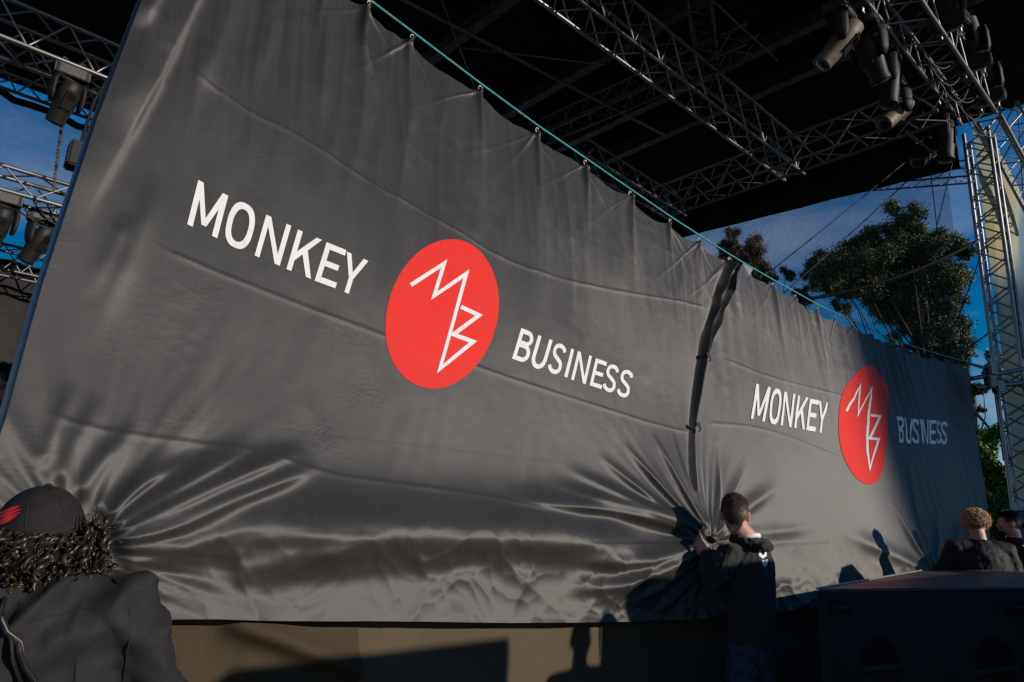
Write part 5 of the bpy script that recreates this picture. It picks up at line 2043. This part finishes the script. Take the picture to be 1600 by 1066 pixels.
for i, (xa, ya, xb, yb) in enumerate(((-2, 805, 33, 792), (-4, 811, 34, 797), (-6, 818, 33, 802), (-8, 823, 28, 808))):
    n_s = 6
    for s in range(n_s):
        f0, f1 = s / n_s, (s + 1) / n_s
        x0, y0, x1, y1 = xa + (xb - xa) * f0, ya + (yb - ya) * f0, xa + (xb - xa) * f1, ya + (yb - ya) * f1
        w0, w1 = 2.4 * (math.sin(math.pi * min(f0 * 0.9 + 0.08, 1)) + 0.1), 2.4 * (math.sin(math.pi * min(f1 * 0.9 + 0.08, 1)) + 0.1)
        polys.append(((x0, y0 - w0), (x1, y1 - w1), (x1, y1 + w1), (x0, y0 + w0)))

polys_ = polys
surf_poly(cap, 'embroidered_slash', polys, M['cap_red'], cap)
def cap_seam(px):
    p = [v for v in (on_surface(cap, x, y, 0.0012) for x, y in px) if v is not None]
    if len(p) > 2:
        b = MB()
        b.tube(p, 0.0011, 5)
        b.build('cap_seam', M['jacket'], cap, smooth=True)


cap_seam([(48, 752), (46, 770), (43, 790), (40, 812), (39, 824)])
cap_seam([(60, 752), (78, 764), (92, 782), (100, 800), (104, 818)])
cap_seam([(36, 752), (18, 765), (6, 782), (2, 800)])
cap_seam([(4, 826), (20, 829), (40, 830), (60, 829), (80, 827), (100, 822)])
# jacket collar, yoke seam, strap and coiled cord
jk = [c for c in phm.children if c.name.startswith('jacket')][0]


def pulls(P):
    # pulls running from the shoulder blades up to the right shoulder, and across the sleeve
    across, along = P[:, 0] * 0.55 - P[:, 2] * 0.83, P[:, 0] * 0.83 + P[:, 2] * 0.55
    a = (ridged(across * 9 + 0.5 * pn(along * 3, across * 3, 90), along * 2.2, 91) - 0.55) * 0.040
    c = (ridged(P[:, 2] * 11 + P[:, 0] * 5, P[:, 0] * 4 + P[:, 1] * 4, 92) - 0.55) * 0.020
    sl = smooth01((np.abs(P[:, 0]) - 0.19) / 0.05)
    return a * (1 - sl) * smooth01((P[:, 2] - 0.9) / 0.3) + c * sl


wrinkle(jk.data, 0.0, 1, 1, 93, pulls)
bpy.context.view_layer.update()
b = MB()
pts = [np.array([0.080 * math.sin(a), 0.0 - 0.078 * math.cos(a), 1.462 + 0.012 * math.cos(a)]) for a in np.linspace(-2.4, 2.4, 22)]
b.tube(pts, [0.018] * 22, 10, flat=0.9)
b.build('collar', M['jacket'], jk, smooth=True)


def seam_on(o, px, name, m, r=0.0016, lift=0.001):
    p = [on_surface(o, x, y, lift) for x, y in px]
    p = [v for v in p if v is not None]
    if len(p) > 2:
        b = MB()
        b.tube(p, r, 5)
        return b.build(name, m, o, smooth=True)


seam_on(jk, [(30, 968), (60, 966), (90, 961), (120, 954), (150, 950), (175, 951)], 'yoke_seam', M['jacket'])
seam_on(jk, [(176, 905), (196, 925), (203, 960), (202, 1000), (196, 1040), (192, 1064)], 'armhole_seam', M['jacket'])
sp = [on_surface(jk, x, y, 0.012) for x, y in ((2, 935), (4, 955), (8, 975), (14, 1000), (22, 1030), (30, 1064))]
sp = [v for v in sp if v is not None]
if len(sp) > 2:
    cc = thing('shoulder_strap', (0, 0, 0), 'black camera strap over the left person\'s back', 'strap')
    cc.location, cc.rotation_euler = phm.location, phm.rotation_euler
    b = MB()
    b.tube(sp, 0.012, 8, flat=0.35)
    b.build('webbing', M['black'], cc, smooth=True)
sp = [on_surface(jk, x, y, 0.014) for x, y in ((6, 968), (14, 984), (22, 1003), (31, 1022), (40, 1042), (50, 1064))]
sp = [v for v in sp if v is not None]
if len(sp) > 2:
    cc = thing('coiled_cord', (0, 0, 0), 'coiled black cord with yellow flecks hanging down the left person\'s back', 'cord')
    cc.location, cc.rotation_euler = phm.location, phm.rotation_euler
    sp = np.array(sp)
    t = np.linspace(0, len(sp) - 1, 420)
    path = np.stack([np.interp(t, np.arange(len(sp)), sp[:, i]) for i in range(3)], 1)
    q1, q2 = [], []
    for i, p in enumerate(path):
        a = i * 0.62
        d = sp[-1] - sp[0]
        d /= np.linalg.norm(d)
        s1 = np.cross(d, [0, 0, 1.])
        s1 /= np.linalg.norm(s1)
        s2 = np.cross(d, s1)
        q1.append(p + 0.0052 * (s1 * math.cos(a) + s2 * math.sin(a)))
    b = MB()
    b.tube(q1, 0.0019, 5)
    b.build('coil', M['cable'], cc, smooth=True)
    b = MB()
    for i in range(0, 420, 10):
        b.ell(q1[i], (0.0021, 0.0021, 0.0021), 6, 4)
    b.build('fleck', M['cord_yellow'], cc, smooth=True)

# blond person behind the cabinet
bl_loc = aty(1535, 880, 6.45) * [1, 1, 0]
blp, hc, Rh, k = person('person with curly blond hair and black jacket, seen from behind at the right', bl_loc, math.radians(-12), 1.83, head_yaw=math.radians(-16), top=M['jacket_black'], voxel=0.012, bulk=1.12,
                        arms={'L': ((-0.2, 0, 1.45), (-0.34, 0.05, 1.2), (-0.42, 0.25, 1.1), (-0.4, 0.8, 0), (0, 0, -1)),
                              'R': ((0.2, 0, 1.45), (0.27, 0.02, 1.17), (0.2, 0.25, 1.05), (-0.2, 0.8, 0.1), (0, 0, -1))}, seedn=5, fold=0.013)
pts = []
rg = np.random.default_rng(9)
while len(pts) < 420:
    d = rg.normal(size=3)
    d /= np.linalg.norm(d)
    p = np.array([0.088 * d[0], -0.012 + 0.104 * d[1], 0.048 + 0.086 * d[2]])
    if p[2] < 0.005 or (p[1] > 0.05 and p[2] < 0.06):
        continue
    pts.append(p)
curls(blp, hc, Rh, k, M['hair_blond'], [p * 1.05 for p in pts] + [p * 1.09 for p in pts[::2]], 0.013, 0.034, 1.1, 0.0034, 6, 12)
short_hair(blp, hc, Rh, k, M['hair_brown'], 1200, 0.012, low=-0.05)
b = MB()
for i in range(10):
    a = i / 9
    b.ell((-0.02 + 0.22 * a, -0.165 - 0.02 * math.sin(a * 9), 1.215 + 0.012 * math.sin(a * 14)), (0.03, 0.014, 0.014), 8, 6)
b.build('back_print', M['shirt'], [c for c in blp.children if c.name.startswith('jacket')][0], smooth=True)

# person in profile at the right edge
rp_loc = aty(1591, 880, 7.2) * [1, 1, 0]
rpp, hc, Rh, k = person('person with tied-back dark hair and black top, face in profile at the right edge', rp_loc, math.radians(70), 1.86, head_yaw=math.radians(-5), top=M['jacket_black'], voxel=0.012, seedn=7)
short_hair(rpp, hc, Rh, k, M['hair_dark'], 1500, 0.03, low=-0.05)
b = MB()
b.ell(hc + Rh @ np.array([0, -0.12, 0.0]), (0.03, 0.03, 0.035), 12, 8)
b.build('hair_bun', M['hair_dark'], rpp, smooth=True)
b = MB()
b.ell(hc + Rh @ np.array([0, 0.06, -0.09]), (0.04, 0.045, 0.03), 12, 8)
b.build('beard', M['hair_dark'], rpp, smooth=True)

# person almost hidden behind the left curtain edge
lp_loc = aty(-14, 640, 3.9) * [1, 1, 0] + Z * 0.62
lpp, hc, Rh, k = person('person in blue shirt almost hidden behind the left curtain edge', lp_loc, math.radians(-60), 1.72, head_yaw=0.0, top=M['blue_shirt'], voxel=0.012, seedn=9)
short_hair(lpp, hc, Rh, k, M['hair_dark'], 1500, 0.03)
b = MB()
b.box(lp_loc - Z * 0.31, (0.7, 0.7, 0.62))
b.build('riser', M['black'], bevel=0.01, label='black riser under the person behind the left curtain edge', cat='riser')

# ------------------------------------------------------------------ things beside the camera whose shadows fall on the curtain
def pa_box(name, p, q, depth, h, label):
    """cabinet stack standing on the ground, front edge from p to q"""
    p, q = np.asarray(p, float) * [1, 1, 0], np.asarray(q, float) * [1, 1, 0]
    d = q - p
    L = np.linalg.norm(d)
    d /= L
    nrm = np.array([d[1], -d[0], 0])
    root = thing(name, p, label, 'speaker cabinet', 'speaker cabinets beside the camera')
    k_ = 2
    for i in range(k_):
        b = MB()
        b.box(local(root, p + d * L / 2 + nrm * depth / 2 + Z * h * (i + 0.5) / k_), (L, depth, h / k_ - 0.006), d, nrm, Z)
        c_ = b.build('cabinet', M['sub'], root, bevel=0.012)
        b = MB()
        b.box(local(root, p + d * L / 2 + nrm * (depth + 0.008) + Z * h * (i + 0.5) / k_), (L * 0.9, 0.016, h / k_ * 0.86), d, nrm, Z)
        b.build('grille', M['black'], c_)
    return root


def back_ray(x, y, off, t):
    return (pl(x, y, off) if off else cp(x, y)) + SUNV * t


s1 = back_ray(968, 930, 0, 3.0)
s1 = s1 + A * 0.10
pa_box('speaker_stack', s1, s1 + A * 1.0, 0.25, back_ray(985, 905, 0, 3.0)[2], 'taller black speaker stack standing right of the camera')
s2 = s1 + A * 1.05
pa_box('speaker_stack', s2, s2 + A * 2.6, 0.7, back_ray(1240, 944, 0, 3.0)[2], 'wide black speaker stack standing further right of the camera')
s3 = back_ray(796, 1010, SK, 3.5)
pa_box('speaker_stack', s3 - A * 1.42, s3, 0.6, back_ray(793, 1001, SK, 3.5)[2] + 0.02, 'low black speaker stack standing close behind the camera')
hp_ = back_ray(905, 1002, SK, 2.6)
person('person in dark jacket standing beside the camera between the speaker stacks', hp_ * [1, 1, 0], math.radians(40), (hp_[2] + 0.13) / 1.0, top=M['jacket_black'], voxel=0.014, seedn=11)
# wedge monitor on the cabinet, right of the picture, that throws the angular shadow
wm = back_ray(1330, 890, 0, 1.9)
wr_ = thing('wedge_monitor', wm * [1, 1, 0] + Z * (ZS + 0.003), 'black wedge monitor lying on the bass cabinet right of the picture', 'speaker', rz=AL)
b = MB()
pf = [(-0.34, 0.0), (0.30, 0.0), (0.10, 0.36), (-0.02, 0.47), (-0.30, 0.44)]
b.add([(x_, -0.18, z_) for x_, z_ in pf] + [(x_, 0.18, z_) for x_, z_ in pf], [(0, 1, 2, 3, 4), (9, 8, 7, 6, 5)] + [(i, 5 + i, 5 + (i + 1) % 5, (i + 1) % 5) for i in range(5)])
b.build('cabinet', M['sub'], wr_, bevel=0.01)
# building added out of view to shade the right end of the stage
bb = pl(1394, 664) + SUNV * 100
bside = np.array([SUNV[1], -SUNV[0], 0])
bside /= np.linalg.norm(bside)
if bside @ A < 0:
    bside = -bside
bdir = np.array([SUNV[0], SUNV[1], 0])
bdir /= np.linalg.norm(bdir)
hb = 31.6
occl = thing('occluder', bb * [1, 1, 0] + bside * 4, 'plain plastered building added unseen, far right of the camera, to shade the curtain end', 'occluder')
b = MB()
b.box((0, 0, hb / 2), (8, 9, hb), bside, bdir, Z)
b.build('wall', M['wall'], occl)
for fl_ in range(8):
    for c_ in range(3):
        b = MB()
        b.box(bside * (-2.6 + c_ * 2.6) - bdir * 4.5 + Z * (1.8 + fl_ * 3.0), (1.1, 0.1, 1.5), bside, bdir, Z)
        w_ = b.build('window', M['trim'], occl)
        b = MB()
        b.box(bside * (-2.6 + c_ * 2.6) - bdir * 4.53 + Z * (1.8 + fl_ * 3.0), (0.95, 0.08, 1.35), bside, bdir, Z)
        b.build('pane', M['pane'], w_)
